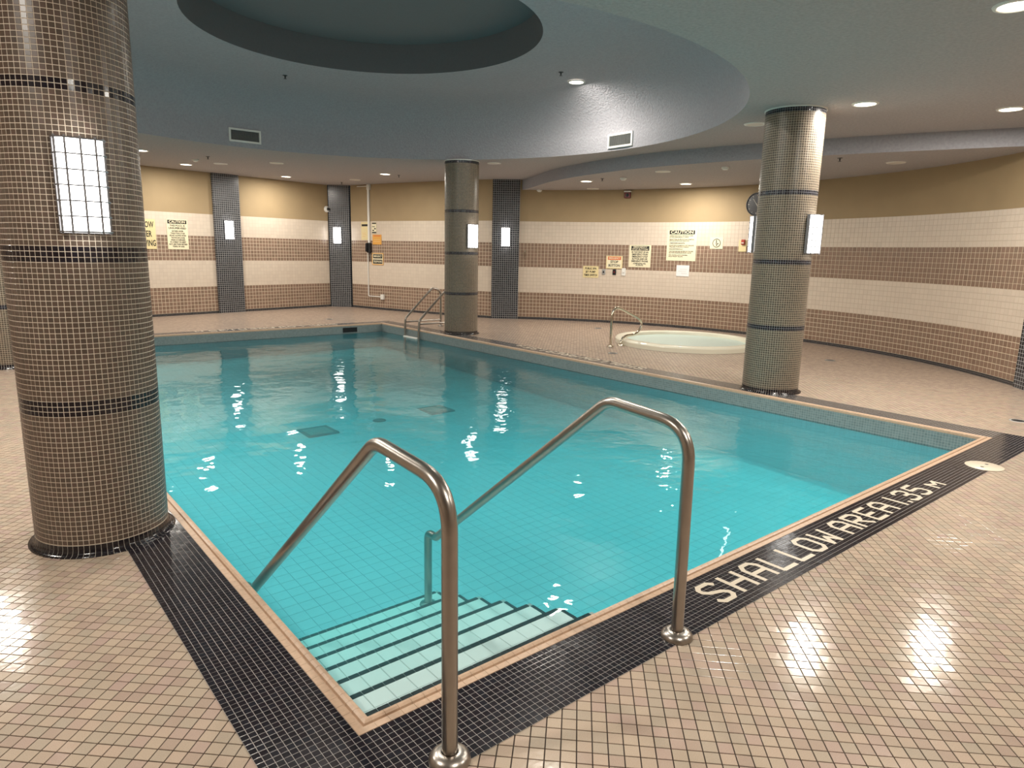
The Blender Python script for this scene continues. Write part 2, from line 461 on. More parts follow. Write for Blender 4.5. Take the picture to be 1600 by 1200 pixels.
tag(wall('wall_far', PATH_A, CZ+0.02, False), 'striped tile wall with tan paint above, behind the far pool edge')
tag(wall('wall_far_angled', PATH_B, CZ+0.02, False), 'striped tile wall with the telephone and conduit on it')
wc = wall('wall_right', PATH_C, CZ+0.02, True)
tag(wc, 'curved wall of brown and cream tile bands behind the hot tub')
wb = wall('wall_back', [PATH_C[-1]] + BACK + [tuple(A0)], CZ+0.02, False)
tag(wb, 'striped tile walls behind the camera')
# the curved wall's tiles, one by one
PU = 0.0775
cent, uu, nn, kk, rowh = [], [], [], [], []
for z0, z1, k in ZONES[1:5]:
    rows = 6 if z0 > 1.6 else 7
    rh = (z1-z0)/rows
    for r in range(rows):
        n = int(math.radians(51.7+50)*CRAD/PU)
        for j in range(n):
            a = math.radians(51.7) - (j+0.5)*PU/CRAD
            nx, ny = -math.cos(a), -math.sin(a)
            cent.append((CC[0]-nx*(CRAD-0.002), CC[1]-ny*(CRAD-0.002), z0+(r+0.5)*rh)); uu.append((ny, -nx, 0.0)); nn.append((nx, ny, 0)); kk.append(k)
cent, uu, nn, kk = np.array(cent), np.array(uu), np.array(nn), np.array(kk)
for k, mat, pk in (('b', M_wall_brown, 150), ('w', M_wall_white, 150)):
    s = kk == k
    tile_field(wc, mat, cent[s], uu[s], np.cross(nn[s], uu[s]), nn[s], PU-0.0070, 0.0708, th=0.004, bev=0.001, pick=pk)

# ------------------------------------------------------------------ ceiling with the round dome
DC, DR = (3.95, 7.40), 4.10
def fill_poly(name, loops, z, mat, flip=False):
    bm = bmesh.new(); edges = []
    for lp in loops:
        vs_ = [bm.verts.new((x, y, z)) for x, y in lp]
        for i in range(len(vs_)): edges.append(bm.edges.new((vs_[i], vs_[(i+1) % len(vs_)])))
    bmesh.ops.triangle_fill(bm, use_beauty=True, use_dissolve=False, edges=edges)
    bm.normal_update()
    for f in bm.faces:
        if (f.normal.z > 0) == flip: f.normal_flip()
    me = bpy.data.meshes.new(name); bm.to_mesh(me); bm.free(); me.materials.append(mat)
    return link(bpy.data.objects.new(name, me))
circ = [(DC[0]+DR*math.cos(a), DC[1]+DR*math.sin(a)) for a in np.linspace(0, 2*math.pi, 96, endpoint=False)]
ceil = tag(fill_poly('ceiling', [OUTLINE, circ], CZ, M_ceil, flip=True), 'grey stucco ceiling around the round dome', kind='structure')
prof = [(DR, 0.0), (DR, 0.10), (DR, 0.24)] + [(3.25+0.85*math.cos(a), 0.24+0.63*math.sin(a)) for a in np.linspace(0.1, math.pi/2, 14)] + [(2.6, 0.87), (1.94, 0.87)]
dome = MB().lathe(prof, (DC[0], DC[1], CZ), 96).build('ceiling_dome', M_dome, None, smooth=True)
tag(dome, 'slate blue domed ceiling recess over the pool', kind='structure')
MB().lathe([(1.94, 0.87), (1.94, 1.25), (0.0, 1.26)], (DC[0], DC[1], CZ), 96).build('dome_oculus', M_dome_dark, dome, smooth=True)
# soffit over the spa with its curved fascia
FASC = [(10.10, 12.25), (9.72, 11.25), (9.15, 10.05), (8.83, 9.0), (8.66, 8.0), (8.62, 7.2), (8.72, 6.25), (8.88, 5.45), (9.10, 4.65), (9.36, 3.86), (9.84, 2.65), (10.3, 1.6)]
def smooth_path(pts, n=8):
    P = [np.array(p, float) for p in pts]; out = []
    P = [2*P[0]-P[1]] + P + [2*P[-1]-P[-2]]
    for i in range(1, len(P)-2):
        for t in np.linspace(0, 1, n, endpoint=False):
            a, b, c, d = P[i-1], P[i], P[i+1], P[i+2]
            out.append(tuple(0.5*((2*b)+(-a+c)*t+(2*a-5*b+4*c-d)*t*t+(-a+3*b-3*c+d)*t**3)))
    out.append(tuple(P[-2])); return out
FS = smooth_path(FASC)
FS = [p for p in FS if math.hypot(p[0]-CC[0], p[1]-CC[1]) < CRAD+0.15]
outer = [arc_pt(d, CRAD+0.12) for d in np.linspace(-44.5, 48.5, 60)]
sof = tag(fill_poly('ceiling_soffit', [FS + outer], SZ, M_ceil, flip=True), 'lower grey soffit over the hot tub', kind='structure')
V = [(x, y, SZ) for x, y in FS] + [(x, y, CZ+0.01) for x, y in FS]; n = len(FS)
mesh_obj('fascia', V, [(i, i+1, n+i+1, n+i) for i in range(n-1)], M_dome, sof, smooth=True)

# ------------------------------------------------------------------ floor
OX0, OX1, OY0, OY1 = 0.845, 6.835, 1.735, 12.45       # outer edge of the coping
CW = 0.065
IX0, IX1, IY0, IY1 = OX0+CW, OX1-CW, OY0+CW, OY1-CW   # pool opening
SW = 12*BP
SPA_C, SPA_R = (9.72, 7.08), 1.20
floor = tag(fill_poly('floor', [OUTLINE, [(OX0, OY0), (OX1, OY0), (OX1, OY1), (OX0, OY1)], [(SPA_C[0]+(SPA_R-0.1)*math.cos(a), SPA_C[1]+(SPA_R-0.1)*math.sin(a)) for a in np.linspace(0, 2*math.pi, 48, endpoint=False)]], -0.003, M_floor_base), 'beige diagonal tile deck around the pool', kind='structure')
COLS = [(0.507, 3.965), (7.18, 4.03), (7.22, 10.23), (0.50, 10.23)]
s2 = math.sqrt(0.5)
iu = np.arange(-220, 320)
gu, gv = np.meshgrid(iu, iu, indexing='ij')
pu, pv_ = (gu.ravel()+0.5)*FP, (gv.ravel()+0.5)*FP
fx, fy = pu*s2 - pv_*s2, pu*s2 + pv_*s2            # matches the 45 degree rotation of the bed pattern
Pf = np.stack([fx, fy, np.zeros_like(fx)], 1)
dd = np.hypot(fx, fy)
ok = (dd < 9.5) & in_frame(Pf, 350, 250)
ins = (fx > OX0-SW+0.04) & (fx < OX1+SW-0.04) & (fy > OY0-SW+0.04) & (fy < OY1+SW-0.04)
ok &= ~ins
for c in COLS: ok &= np.hypot(fx-c[0], fy-c[1]) > 0.29
ok &= np.hypot(fx-SPA_C[0], fy-SPA_C[1]) > SPA_R-0.05
ok &= ((np.hypot(fx-CC[0], fy-CC[1]) < CRAD-0.04) | (fx < 8.0)) & ((fx < 9.4) | (fy > 2.1))
Pf = Pf[ok]
vis = np.hypot(Pf[:, 0]-COLS[0][0], Pf[:, 1]-COLS[0][1]) > 0.4
tile_field(floor, M_floor_tile, Pf, (s2, s2, 0), (-s2, s2, 0), (0, 0, 1), FP-0.0038, FP-0.0038, th=0.004, bev=0.0007, pick=300, tilt=0.006, visible=vis)

# ---- black mosaic border
border = empty('trim_1'); tag(border, 'black mosaic border with cream lettering around the pool', kind='structure')
zb = 0.0014
Vb = [(OX0-SW, OY0-SW), (OX1+SW, OY0-SW), (OX1+SW, OY1+SW), (OX0-SW, OY1+SW), (OX0, OY0), (OX1, OY0), (OX1, OY1), (OX0, OY1)]
mesh_obj('mosaic_bed', [(x, y, zb) for x, y in Vb], [(0, 1, 5, 4), (1, 2, 6, 5), (2, 3, 7, 6), (3, 0, 4, 7)], M_black_bed, border)
cb = []
nx0, nx1 = -12, int(round((OX1+SW-OX0)/BP))
for i in range(nx0, nx1):
    for j in range(-12, 0): cb.append((OX0+(i+0.5)*BP, OY0+(j+0.5)*BP, 0.0024))
for i in range(-12, 0):
    for j in range(0, 112): cb.append((OX0+(i+0.5)*BP, OY0+(j+0.5)*BP, 0.0024))
cb = np.array(cb)
keep = in_frame(cb, 350, 250) & (np.hypot(cb[:, 0]-COLS[0][0], cb[:, 1]-COLS[0][1]) > 0.30)
SK = (5.82, 1.50)
keep &= np.hypot(cb[:, 0]-SK[0], cb[:, 1]-SK[1]) > 0.125

# lettering: strokes on a 5 x 7 tile grid
G = {
 'S': [[(5,6),(4,7),(1,7),(0,6),(0,5),(1,4),(4,3),(5,2),(5,1),(4,0),(1,0),(0,1)]],
 'H': [[(0,0),(0,7)],[(5,0),(5,7)],[(0,3.5),(5,3.5)]],
 'A': [[(0,0),(0,5.5),(1.2,7),(3.8,7),(5,5.5),(5,0)],[(0,3.2),(5,3.2)]],
 'L': [[(0,7),(0,0),(5,0)]],
 'O': [[(0,1.3),(0,5.7),(1.2,7),(3.8,7),(5,5.7),(5,1.3),(3.8,0),(1.2,0),(0,1.3)]],
 'W': [[(0,7),(0.6,0),(2.5,3.6),(4.4,0),(5,7)]],
 'R': [[(0,0),(0,7),(3.8,7),(5,6),(5,4.4),(3.8,3.4),(0,3.4)],[(2,3.4),(5,0)]],
 'E': [[(5,7),(0,7),(0,0),(5,0)],[(0,3.5),(4,3.5)]],
 '1': [[(1,0),(1,7)]],
 '.': [[(0,0.0),(0,0.9)]],
 '3': [[(0,6),(1,7),(4,7),(5,6),(5,4.6),(4,3.6),(2,3.6)],[(4,3.6),(5,2.6),(5,1),(4,0),(1,0),(0,1)]],
 '5': [[(5,7),(0.6,7),(0,4.2),(4,4.2),(5,3.2),(5,1),(4,0),(1,0),(0,1)]],
 'M': [[(0,0),(0,4),(2.5,2),(5,4),(5,0)]],
}
TEXT = [('S',2.487),('H',2.662),('A',2.835),('L',3.008),('L',3.178),('O',3.338),('W',3.508),('A',3.735),('R',3.90),('E',4.072),('A',4.245),('1',4.455),('.',4.545),('3',4.592),('5',4.762),('M',4.99)]
def letter_polys(ch):
    sx = BP*0.90; sy = BP*0.86; w = BP*0.50
    polys = []
    for st in G[ch]:
        Q = [np.array((x*sx, y*sy)) for x, y in st]
        for i in range(len(Q)-1):
            a, b = Q[i], Q[i+1]; t = (b-a)/np.linalg.norm(b-a); n_ = np.array((-t[1], t[0]))
            e0 = w*0.42 if i > 0 else (w*0.98 if st[0] not in G[ch][0][1:] and len(G[ch]) > 1 and ch in 'HAER' else w*0.5)
            polys.append([a-n_*w-t*w*0.42, b-n_*w+t*w*0.42, b+n_*w+t*w*0.42, a+n_*w-t*w*0.42])
    return polys
letter_cells = []
def put_text(origin, ux, uy, lift=0.0030):
    ux, uy = np.array(ux, float), np.array(uy, float)
    for ch, x0 in TEXT:
        mb = MB()
        for k, pl in enumerate(letter_polys(ch)):
            pts = [np.array(origin) + ux*(x0-2.475+p[0]) + uy*p[1] for p in pl]
            if np.cross(pts[1]-pts[0], pts[2]-pts[1]) < 0: pts = pts[::-1]
            mb.prism([tuple(p) for p in pts], 0.0004, lift + 0.00005*k)
        mb.build('letter', M_cream_tile, border)
put_text((2.475, 1.520), (1, 0), (0, 1))
put_text((7.105, 5.75), (0, 1), (-1, 0))
put_text((5.9, 12.72), (-1, 0), (0, -1))
tile_field(border, M_black_tile, cb[keep], (1, 0, 0), (0, 1, 0), (0, 0, 1), BP-0.0022, BP-0.0022, th=0.0018, bev=0.0004, pick=300, tilt=0.006)

# ------------------------------------------------------------------ the pool
pool = empty('swimming_pool', (0, 0, 0))
tag(pool, 'rectangular tiled swimming pool filled with turquoise water', 'swimming pool')
PZ, WZ = -0.84, -0.16
def pz(y): return -0.82+(y-IY0)/(IY1-IY0)*0.36        # the floor rises gently towards the far end
# basin walls: waterline mosaic above, pale aqua tile below
def quad_uv(name, quads, mat, parent):
    V, F, UV = [], [], []
    for q, uv in quads:
        n0 = len(V); V += q; UV += uv; F.append(tuple(range(n0, n0+4)))
    return mesh_obj(name, V, F, mat, parent, uvs=UV)
cor = [(IX0, IY0), (IX1, IY0), (IX1, IY1), (IX0, IY1)]
for nm, za, zbb, mat in (('waterline_tile_band', -0.175, -0.006, M_pool_band), ('pool_wall', PZ-0.02, -0.175, M_pool_wall)):
    qs = []
    for i in range(4):
        a, b = cor[i], cor[(i+1) % 4]; L = math.hypot(b[0]-a[0], b[1]-a[1])
        qs.append(([(a[0], a[1], za), (a[0], a[1], zbb), (b[0], b[1], zbb), (b[0], b[1], za)], [(0, 0), (0, zbb-za), (L, zbb-za), (L, 0)]))
    quad_uv(nm, qs, mat, pool)
pf = MB().add([(IX0, IY0, pz(IY0)-0.004), (IX1, IY0, pz(IY0)-0.004), (IX1, IY1, pz(IY1)-0.004), (IX0, IY1, pz(IY1)-0.004)], [(0, 1, 2, 3)]).build('pool_floor', M_pool_grout, pool)
TP = 0.102
DR1, DR2, DRR = (3.18, 7.40), (4.91, 7.53), (4.02, 7.46)
ct = []
for i in range(int((IX1-IX0)/TP)+1):
    for j in range(int((IY1-IY0)/TP)+1):
        x, y = IX0+(i+0.5)*TP, IY0+(j+0.5)*TP
        if x > IX1-0.04 or y > IY1-0.04: continue
        if abs(x-DR1[0]) < 0.13 and abs(y-DR1[1]) < 0.13 or abs(x-DR2[0]) < 0.13 and abs(y-DR2[1]) < 0.13: continue
        ct.append((x, y, pz(y)))
ct = np.array(ct)
vis = ~((ct[:, 0] < 2.4) & (ct[:, 1] < 3.6)) & (ct[:, 1] > 2.6)
sl = 0.36/(IY1-IY0); sk_ = math.hypot(1, sl)
tile_field(pf, M_pool_tile, ct, (1, 0, 0), (0, 1/sk_, sl/sk_), (0, -sl/sk_, 1/sk_), TP-0.0028, TP-0.0028, th=0.003, bev=0.0004, pick=300, visible=vis)
# steps
XR = 2.25
for k in range(7):
    yk = 2.075+0.2265*k; zk = -0.207-0.0772*k
    y_in = IY0 if k == 0 else 2.075+0.2265*(k-1)
    st = MB().box(((IX0+XR)/2, (IY0+yk)/2, (zk-0.004+PZ)/2), (XR-IX0, yk-IY0, zk-0.004-PZ)).build('step', M_step_grout, pool)
    cs = []
    dep = yk-0.027-y_in; nrow = 2
    for i in range(13):
        for j in range(nrow): cs.append((IX0+0.02+(i+0.5)*0.1, y_in+(j+0.5)*dep/nrow, zk))
    tile_field(st, M_step_tile, np.array(cs), (1, 0, 0), (0, 1, 0), (0, 0, 1), 0.0965, dep/nrow-0.0035, th=0.004, bev=0.001, pick=26)
    cn = [(IX0+0.025+(i+0.5)*0.0497, yk-0.0125, zk) for i in range(26)]
    tile_field(st, M_nosing, np.array(cn), (1, 0, 0), (0, 1, 0), (0, 0, 1), 0.0465, 0.025, th=0.004, bev=0.001, pick=26, name='nosing_tile')
    cn = [(XR-0.0125, y_in+(i+0.5)*dep/4, zk) for i in range(4)]
    tile_field(st, M_nosing, np.array(cn), (1, 0, 0), (0, 1, 0), (0, 0, 1), 0.025, dep/4-0.003, th=0.004, bev=0.001, pick=4, name='nosing_tile')
# coping
cop = MB()
cop.add([(OX0, OY0, -0.004), (OX1, OY0, -0.004), (OX1, OY1, -0.004), (OX0, OY1, -0.004), (IX0, IY0, -0.004), (IX1, IY0, -0.004), (IX1, IY1, -0.004), (IX0, IY1, -0.004)], [(0,1,5,4),(1,2,6,5),(2,3,7,6),(3,0,4,7)])
coping = cop.build('coping', plain('coping_bed', (0.22, 0.15, 0.11), 0.8), pool)
CP = [(0.0, 0.0), (0.0, 0.004), (0.026, 0.005), (0.028, -0.003), (0.033, -0.003), (0.036, 0.006), (0.046, 0.010), (0.058, 0.008), (CW, 0.0), (CW+0.002, -0.02), (CW-0.012, -0.02)]
def cop_mesh(L):
    L2 = (L-0.0012)/2; v = [(-L2, y, z) for y, z in CP] + [(L2, y, z) for y, z in CP]; m = len(CP)
    f = [(i, i+1, m+i+1, m+i) for i in range(m-1)] + [tuple(range(m-1, -1, -1)), tuple(range(m, 2*m))]
    f = [tuple(reversed(q)) for q in f]
    me = bpy.data.meshes.new('coping_tile'); me.from_pydata(v, [], f); me.materials.append(M_coping); me.update(); return me
cands = []
for (ax, ay), d, L in (((OX0, OY0), (1, 0), OX1-OX0), ((OX1, OY0), (0, 1), OY1-OY0), ((OX1, OY1), (-1, 0), OX1-OX0), ((OX0, OY1), (0, -1), OY1-OY0)):
    Lr = L-2*CW; n = int(round(Lr/0.0495)); p = Lr/n
    for i in range(n):
        t = CW+(i+0.5)*p
        cands.append(((ax+d[0]*t, ay+d[1]*t, 0.0), math.atan2(d[1], d[0]), p))
sc = [(CAM_P[2]/np.linalg.norm(np.array(c[0])-CAM_P)**3 if in_frame(np.array(c[0]))[0] else 0) for c in cands]
order = np.argsort(-np.array(sc)); chosen = set(order[:300].tolist())
cm = {}
rest = MB()
for i, (p, rz, L) in enumerate(cands):
    key = round(L, 5)
    if key not in cm: cm[key] = cop_mesh(L)
    if i in chosen:
        o = link(bpy.data.objects.new('coping_tile', cm[key]), coping); o.location = p; o.rotation_euler = (0, 0, rz)
    else:
        c, s = math.cos(rz), math.sin(rz)
        rest.add([(p[0]+v.co.x*c-v.co.y*s, p[1]+v.co.x*s+v.co.y*c, v.co.z) for v in cm[key].vertices], [tuple(q.vertices) for q in cm[key].polygons])
o = rest.build('coping_tile_field', M_coping, coping); o['kind'] = 'stuff'
# mitred corner pieces
for (cx, cy), rz in (((OX0, OY0), 0), ((OX1, OY0), math.pi/2), ((OX1, OY1), math.pi), ((OX0, OY1), -math.pi/2)):
    v, f = [], []; m = len(CP)
    for t, z in CP: v.append((CW, t, z))
    for t, z in CP: v.append((t, t, z))
    for t, z in CP: v.append((t, CW, z))
    for i in range(m-1): f += [(i, i+1, m+i+1, m+i), (m+i, m+i+1, 2*m+i+1, 2*m+i)]
    o = mesh_obj('coping_corner', v, f, M_coping, coping); o.location = (cx, cy, 0); o.rotation_euler = (0, 0, rz)
# drains in the floor
for c in (DR1, DR2):
    PZ = pz(c[1])
    fr = MB(); h = 0.185
    for sx, sy, w, d_ in ((0, -h+0.02, 2*h, 0.04), (0, h-0.02, 2*h, 0.04), (-h+0.02, 0, 0.04, 2*h-0.08), (h-0.02, 0, 0.04, 2*h-0.08)):
        fr.box((c[0]+sx, c[1]+sy, PZ+0.004), (w, d_, 0.020))
    g = fr.build('drain_frame', M_grate, pool)
    MB().box((c[0], c[1], PZ+0.003), (0.29, 0.29, 0.012)).build('drain_well', M_dark_p, g)
    for i in range(14): MB().box((c[0]-0.133+i*0.0205, c[1], PZ+0.008), (0.014, 0.29, 0.010)).build('grate_bar', plain('grate_bar_grey', (0.20, 0.30, 0.30), 0.5) if 'grate_bar_grey' not in MATS else MATS['grate_bar_grey'], g)
MB().lathe([(0.0, 0.012), (0.075, 0.010), (0.085, 0.0)], (DRR[0], DRR[1], pz(DRR[1])), 24).build('round_drain_cover', M_grate, pool, smooth=True)
PZ = -0.84
# skimmer mouth in the far wall
sk = MB()
sk.box((6.06, IY1-0.006, -0.095), (0.30, 0.012, 0.09))
sk.build('skimmer_mouth', M_dark_p, pool)
w = MB().box(((IX0+IX1)/2, (IY0+IY1)/2, (WZ+PZ-0.03)/2), (IX1-IX0+0.01, IY1-IY0+0.01, WZ-PZ+0.03)).build('water', M_water, pool)
# skimmer lid in the deck border
lid = empty('skimmer_lid', (SK[0], SK[1], 0.001)); tag(lid, 'round cream skimmer lid set into the black border', 'lid')
MB().lathe([(0.0, 0.006), (0.118, 0.006), (0.124, 0.003), (0.124, 0.0)], n=40).build('cover', M_cream_tile, lid, smooth=True)
for s in (-1, 1): MB().lathe([(0.0, 0.0066), (0.012, 0.0064), (0.013, 0.0055)], (s*0.05, 0, 0), 14).build('finger_hole', M_dark_p, lid)

# ------------------------------------------------------------------ columns
BANDS = [(0.025, 0.055), (0.71, 0.759), (1.42, 1.469), (2.145, 2.194), (2.975, 3.022)]
CR = 0.303
def column(c, label, real):
    root = empty('tiled_column', (c[0], c[1], 0)); tag(root, label, 'column', 'tiled columns around the pool')
    nseg = 78; zs = [0.0]
    for a, b in BANDS: zs += [a, b]
    zs.append(CZ+0.005)
    r = CR-0.0014 if real else CR
    V, F, UV, FM = [], [], [], []
    for i in range(len(zs)-1):
        n0 = len(V)
        for k in range(nseg+1):
            a = 2*math.pi*k/nseg; x, y = r*math.cos(a), r*math.sin(a)
            V += [(x, y, zs[i]), (x, y, zs[i+1])]
            UV += [(k*BP, 0.0), (k*BP, (zs[i+1]-zs[i]))]
        for k in range(nseg): F.append((n0+2*k, n0+2*k+2, n0+2*k+3, n0+2*k+1)); FM.append(1 if i % 2 == 1 else 0)
    sh = mesh_obj('shaft', V, F, [M_col_grout, M_col_grout] if real else [M_col_grid, M_band_grid], root, smooth=True, uvs=UV, fmat=FM)
    if real:
        cs, us, ns, kd = [], [], [], []
        nr = int(round((CZ-0.055)/BP))
        for j in range(nr):
            z = 0.055+(j+0.5)*(CZ-0.055)/nr
            blk = any(a-0.004 < z < b+0.004 for a, b in BANDS[1:])
            for k in range(nseg):
                a = 2*math.pi*(k+0.5)/nseg
                cs.append((c[0]+CR*math.cos(a), c[1]+CR*math.sin(a), z)); us.append((-math.sin(a), math.cos(a), 0)); ns.append((math.cos(a), math.sin(a), 0)); kd.append(blk)
        cs, us, ns, kd = np.array(cs), np.array(us), np.array(ns), np.array(kd)
        sh_c = cs - np.array([c[0], c[1], 0])
        for blk, mat, pk in ((False, M_col_tile, 220), (True, M_black_tile, 80)):
            s = kd == blk
            tile_field_local(sh, mat, cs[s], us[s], ns[s], c, pk)
    # flared black base, one cove tile per column of tiles
    base = MB().lathe([(CR-0.003, 0.055), (CR-0.003, 0.0)], n=nseg).build('base', M_col_grout if real else M_band_grid, root)
    prf = [(CR+0.001, 0.052), (CR+0.002, 0.030), (CR+0.007, 0.015), (CR+0.018, 0.006), (CR+0.032, 0.004), (CR+0.032, 0.0)]
    da = math.pi/nseg*0.90; v = []
    for r_, z in prf: v += [(r_*math.cos(-da), r_*math.sin(-da), z), (r_*math.cos(da), r_*math.sin(da), z)]
    me = bpy.data.meshes.new('cove_tile'); me.from_pydata(v, [], [(2*i, 2*i+2, 2*i+3, 2*i+1) for i in range(len(prf)-1)]); me.materials.append(M_black_tile); me.polygons.foreach_set('use_smooth', [True]*(len(prf)-1)); me.update()
    gl = MB().lathe([(a-0.0012, b-0.0012) for a, b in prf], n=nseg).build('cove_grout', plain('cove_grout_cream', (0.52, 0.48, 0.42), 0.8) if 'cove_grout_cream' not in MATS else MATS['cove_grout_cream'], root, smooth=True)
    for k in range(nseg):
        o = link(bpy.data.objects.new('cove_tile', me), base); o.rotation_euler = (0, 0, 2*math.pi*(k+0.5)/nseg)
    MB().lathe([(CR+0.001, CZ-0.014), (CR+0.010, CZ-0.012), (CR+0.012, CZ+0.002)], n=64).build('top_trim', M_white_p, root, smooth=True)
    return root
def tile_field_local(parent, mat, cs, us, ns, c, pk):
    """tile_field in world space, then shifted under a parent that stands at c"""
    before = set(COL.objects)
    tile_field(parent, mat, cs, us, np.cross(ns, us), ns, BP-0.0034, BP-0.0034, th=0.0022, bev=0.0004, pick=pk, tilt=0.008)
    for o in set(COL.objects) - before:
        if o.data.name.endswith('_field') or '_field' in o.name:
            o.location = (-c[0], -c[1], 0)
        else:
            o.location = o.location - Vector((c[0], c[1], 0))
column(COLS[0], 'large brown mosaic column at the near left corner of the pool', True)
column(COLS[1], 'brown mosaic column beside the hot tub on the right deck', False)
column(COLS[2], 'brown mosaic column beside the pool ladder', False)
column(COLS[3], 'brown mosaic column mostly hidden behind the nearest column', False)

# ------------------------------------------------------------------ wall lamps
def sconce_proto():
    root = empty('wall_sconce')
    W, H = 0.092, 0.395
    MB().box((0, 0.008, 0), (2*W+0.012, 0.034, H+0.012)).build('back_plate', M_cage, root)
    prof = [(-W, 0.02)] + [(-W*math.copysign(abs(math.cos(t))**0.45, math.cos(t)), 0.025+0.055*math.sin(t)**0.6) for t in np.linspace(0.001, math.pi-0.001, 17)] + [(W, 0.02)]
    poly = [(x, y) for x, y in prof][::-1]
    MB().prism(poly, -H/2, H/2).build('diffuser', M_sconce, root)
    def outline(g): return [(x*(1+g/W), y+g, 0) for x, y in prof]
    for z in np.linspace(-H/2, H/2, 7):
        MB().tube([(x, y, z) for x, y, _ in outline(0.010)], 0.0034, 6).build('wire', M_cage, root)
    for fx_ in (-0.97, -0.60, 0.0, 0.60, 0.97):
        y = 0.025+0.055*(1-abs(fx_)**2.2)**0.27+0.014
        MB().box((fx_*(W+0.004), y, 0), (0.008, 0.005, H+0.02)).build('bar', M_cage, root)
    return root
def copy_tree(o, parent=None):
    c = o.copy(); COL.objects.link(c); c.parent = parent
    for ch in list(o.children): copy_tree(ch, c)
    return c
SC = sconce_proto(); used = False
def sconce(x, y, z, ang, label):
    """ang: direction the lamp faces"""
    global used
    r = SC if not used else copy_tree(SC); used = True
    r.location = (x, y, z); r.rotation_euler = (0, 0, ang-math.pi/2)
    tag(r, label, 'wall lamp', 'caged wall sconces')
names = ['the large near left column', 'the column beside the hot tub', 'the column beside the pool ladder']
for c, nm in zip(COLS[:3], names):
    for sgn in (-1, 1):
        sconce(c[0], c[1]+sgn*(CR+0.004), 1.742, sgn*math.pi/2, 'lit caged white sconce on the %s side of %s' % ('front' if sgn < 0 else 'rear', nm))

# ------------------------------------------------------------------ pilasters and lamps on them
def on_a(s):
    t = (A1-A0)/np.linalg.norm(A1-A0); base = np.array([3.08, 15.66]); base = A0 + t*((base-A0) @ t)
    return base+t*s, t, np.array([t[1], -t[0]])
def on_b(s):
    d = np.array([9.56-8.05, 12.43-16.24]); d /= np.linalg.norm(d)
    y = 16.24+d[1]*s; p = np.array([b_x(y), y]); q = np.array([b_x(y-0.01), y-0.01]); t = (q-p)/np.linalg.norm(q-p)
    return p, t, np.array([t[1], -t[0]])
def on_c(deg):
    a = math.radians(deg); p = np.array(arc_pt(deg)); return p, np.array([math.sin(a), -math.cos(a)]), np.array([-math.cos(a), -math.sin(a)])
npil = [1]
def pilaster(p, t, n, width, top, label, dep=0.05):
    npil[0] += 1
    a, b = np.array(p)-np.array(t)*width/2, np.array(p)+np.array(t)*width/2
    pts = [a-n*0.05, a+n*dep, b+n*dep, b-n*0.05]
    V, F, UV = [], [], []; s = 0
    for i in range(3):
        L = np.linalg.norm(pts[i+1]-pts[i]); n0 = len(V)
        V += [(*pts[i], 0), (*pts[i], top), (*pts[i+1], top), (*pts[i+1], 0)]; UV += [(s, 0), (s, top), (s+L, top), (s+L, 0)]; s += L
        F.append((n0, n0+1, n0+2, n0+3))
    o = mesh_obj('trim_%d' % npil[0], V, F, M_pil_grid, None, uvs=UV); tag(o, label, kind='structure')
p, t, n = on_a(1.915); pilaster(p, t, n, 0.62, CZ, 'charcoal mosaic pilaster on the far wall')
q = p+n*0.06; sconce(q[0], q[1], 1.83, math.atan2(n[1], n[0]), 'lit caged white sconce on the far wall pilaster left of the corner')
pc = np.array([7.83, 16.44]); tcn = np.array([0.774, -0.633]); ncn = np.array([-0.633, -0.774])
pilaster(pc, tcn, ncn, 0.52, CZ, 'charcoal mosaic pilaster in the far corner of the room', dep=0.02)
q = pc+ncn*0.03+tcn*(-0.05); sconce(q[0], q[1], 1.80, math.atan2(ncn[1], ncn[0]), 'lit caged white sconce on the corner pilaster')
p, t, n = on_c(49.15); pilaster(p, t, n, 0.60, CZ, 'charcoal mosaic pilaster between the telephone wall and the curved wall', dep=0.06)
q = p+n*0.07; sconce(q[0], q[1], 1.80, math.atan2(n[1], n[0]), 'lit caged white sconce on the pilaster right of the ladder column')
p, t, n = on_c(-48.3); pilaster(p, t, n, 0.55, CZ, 'charcoal mosaic pilaster at the right end of the curved wall')

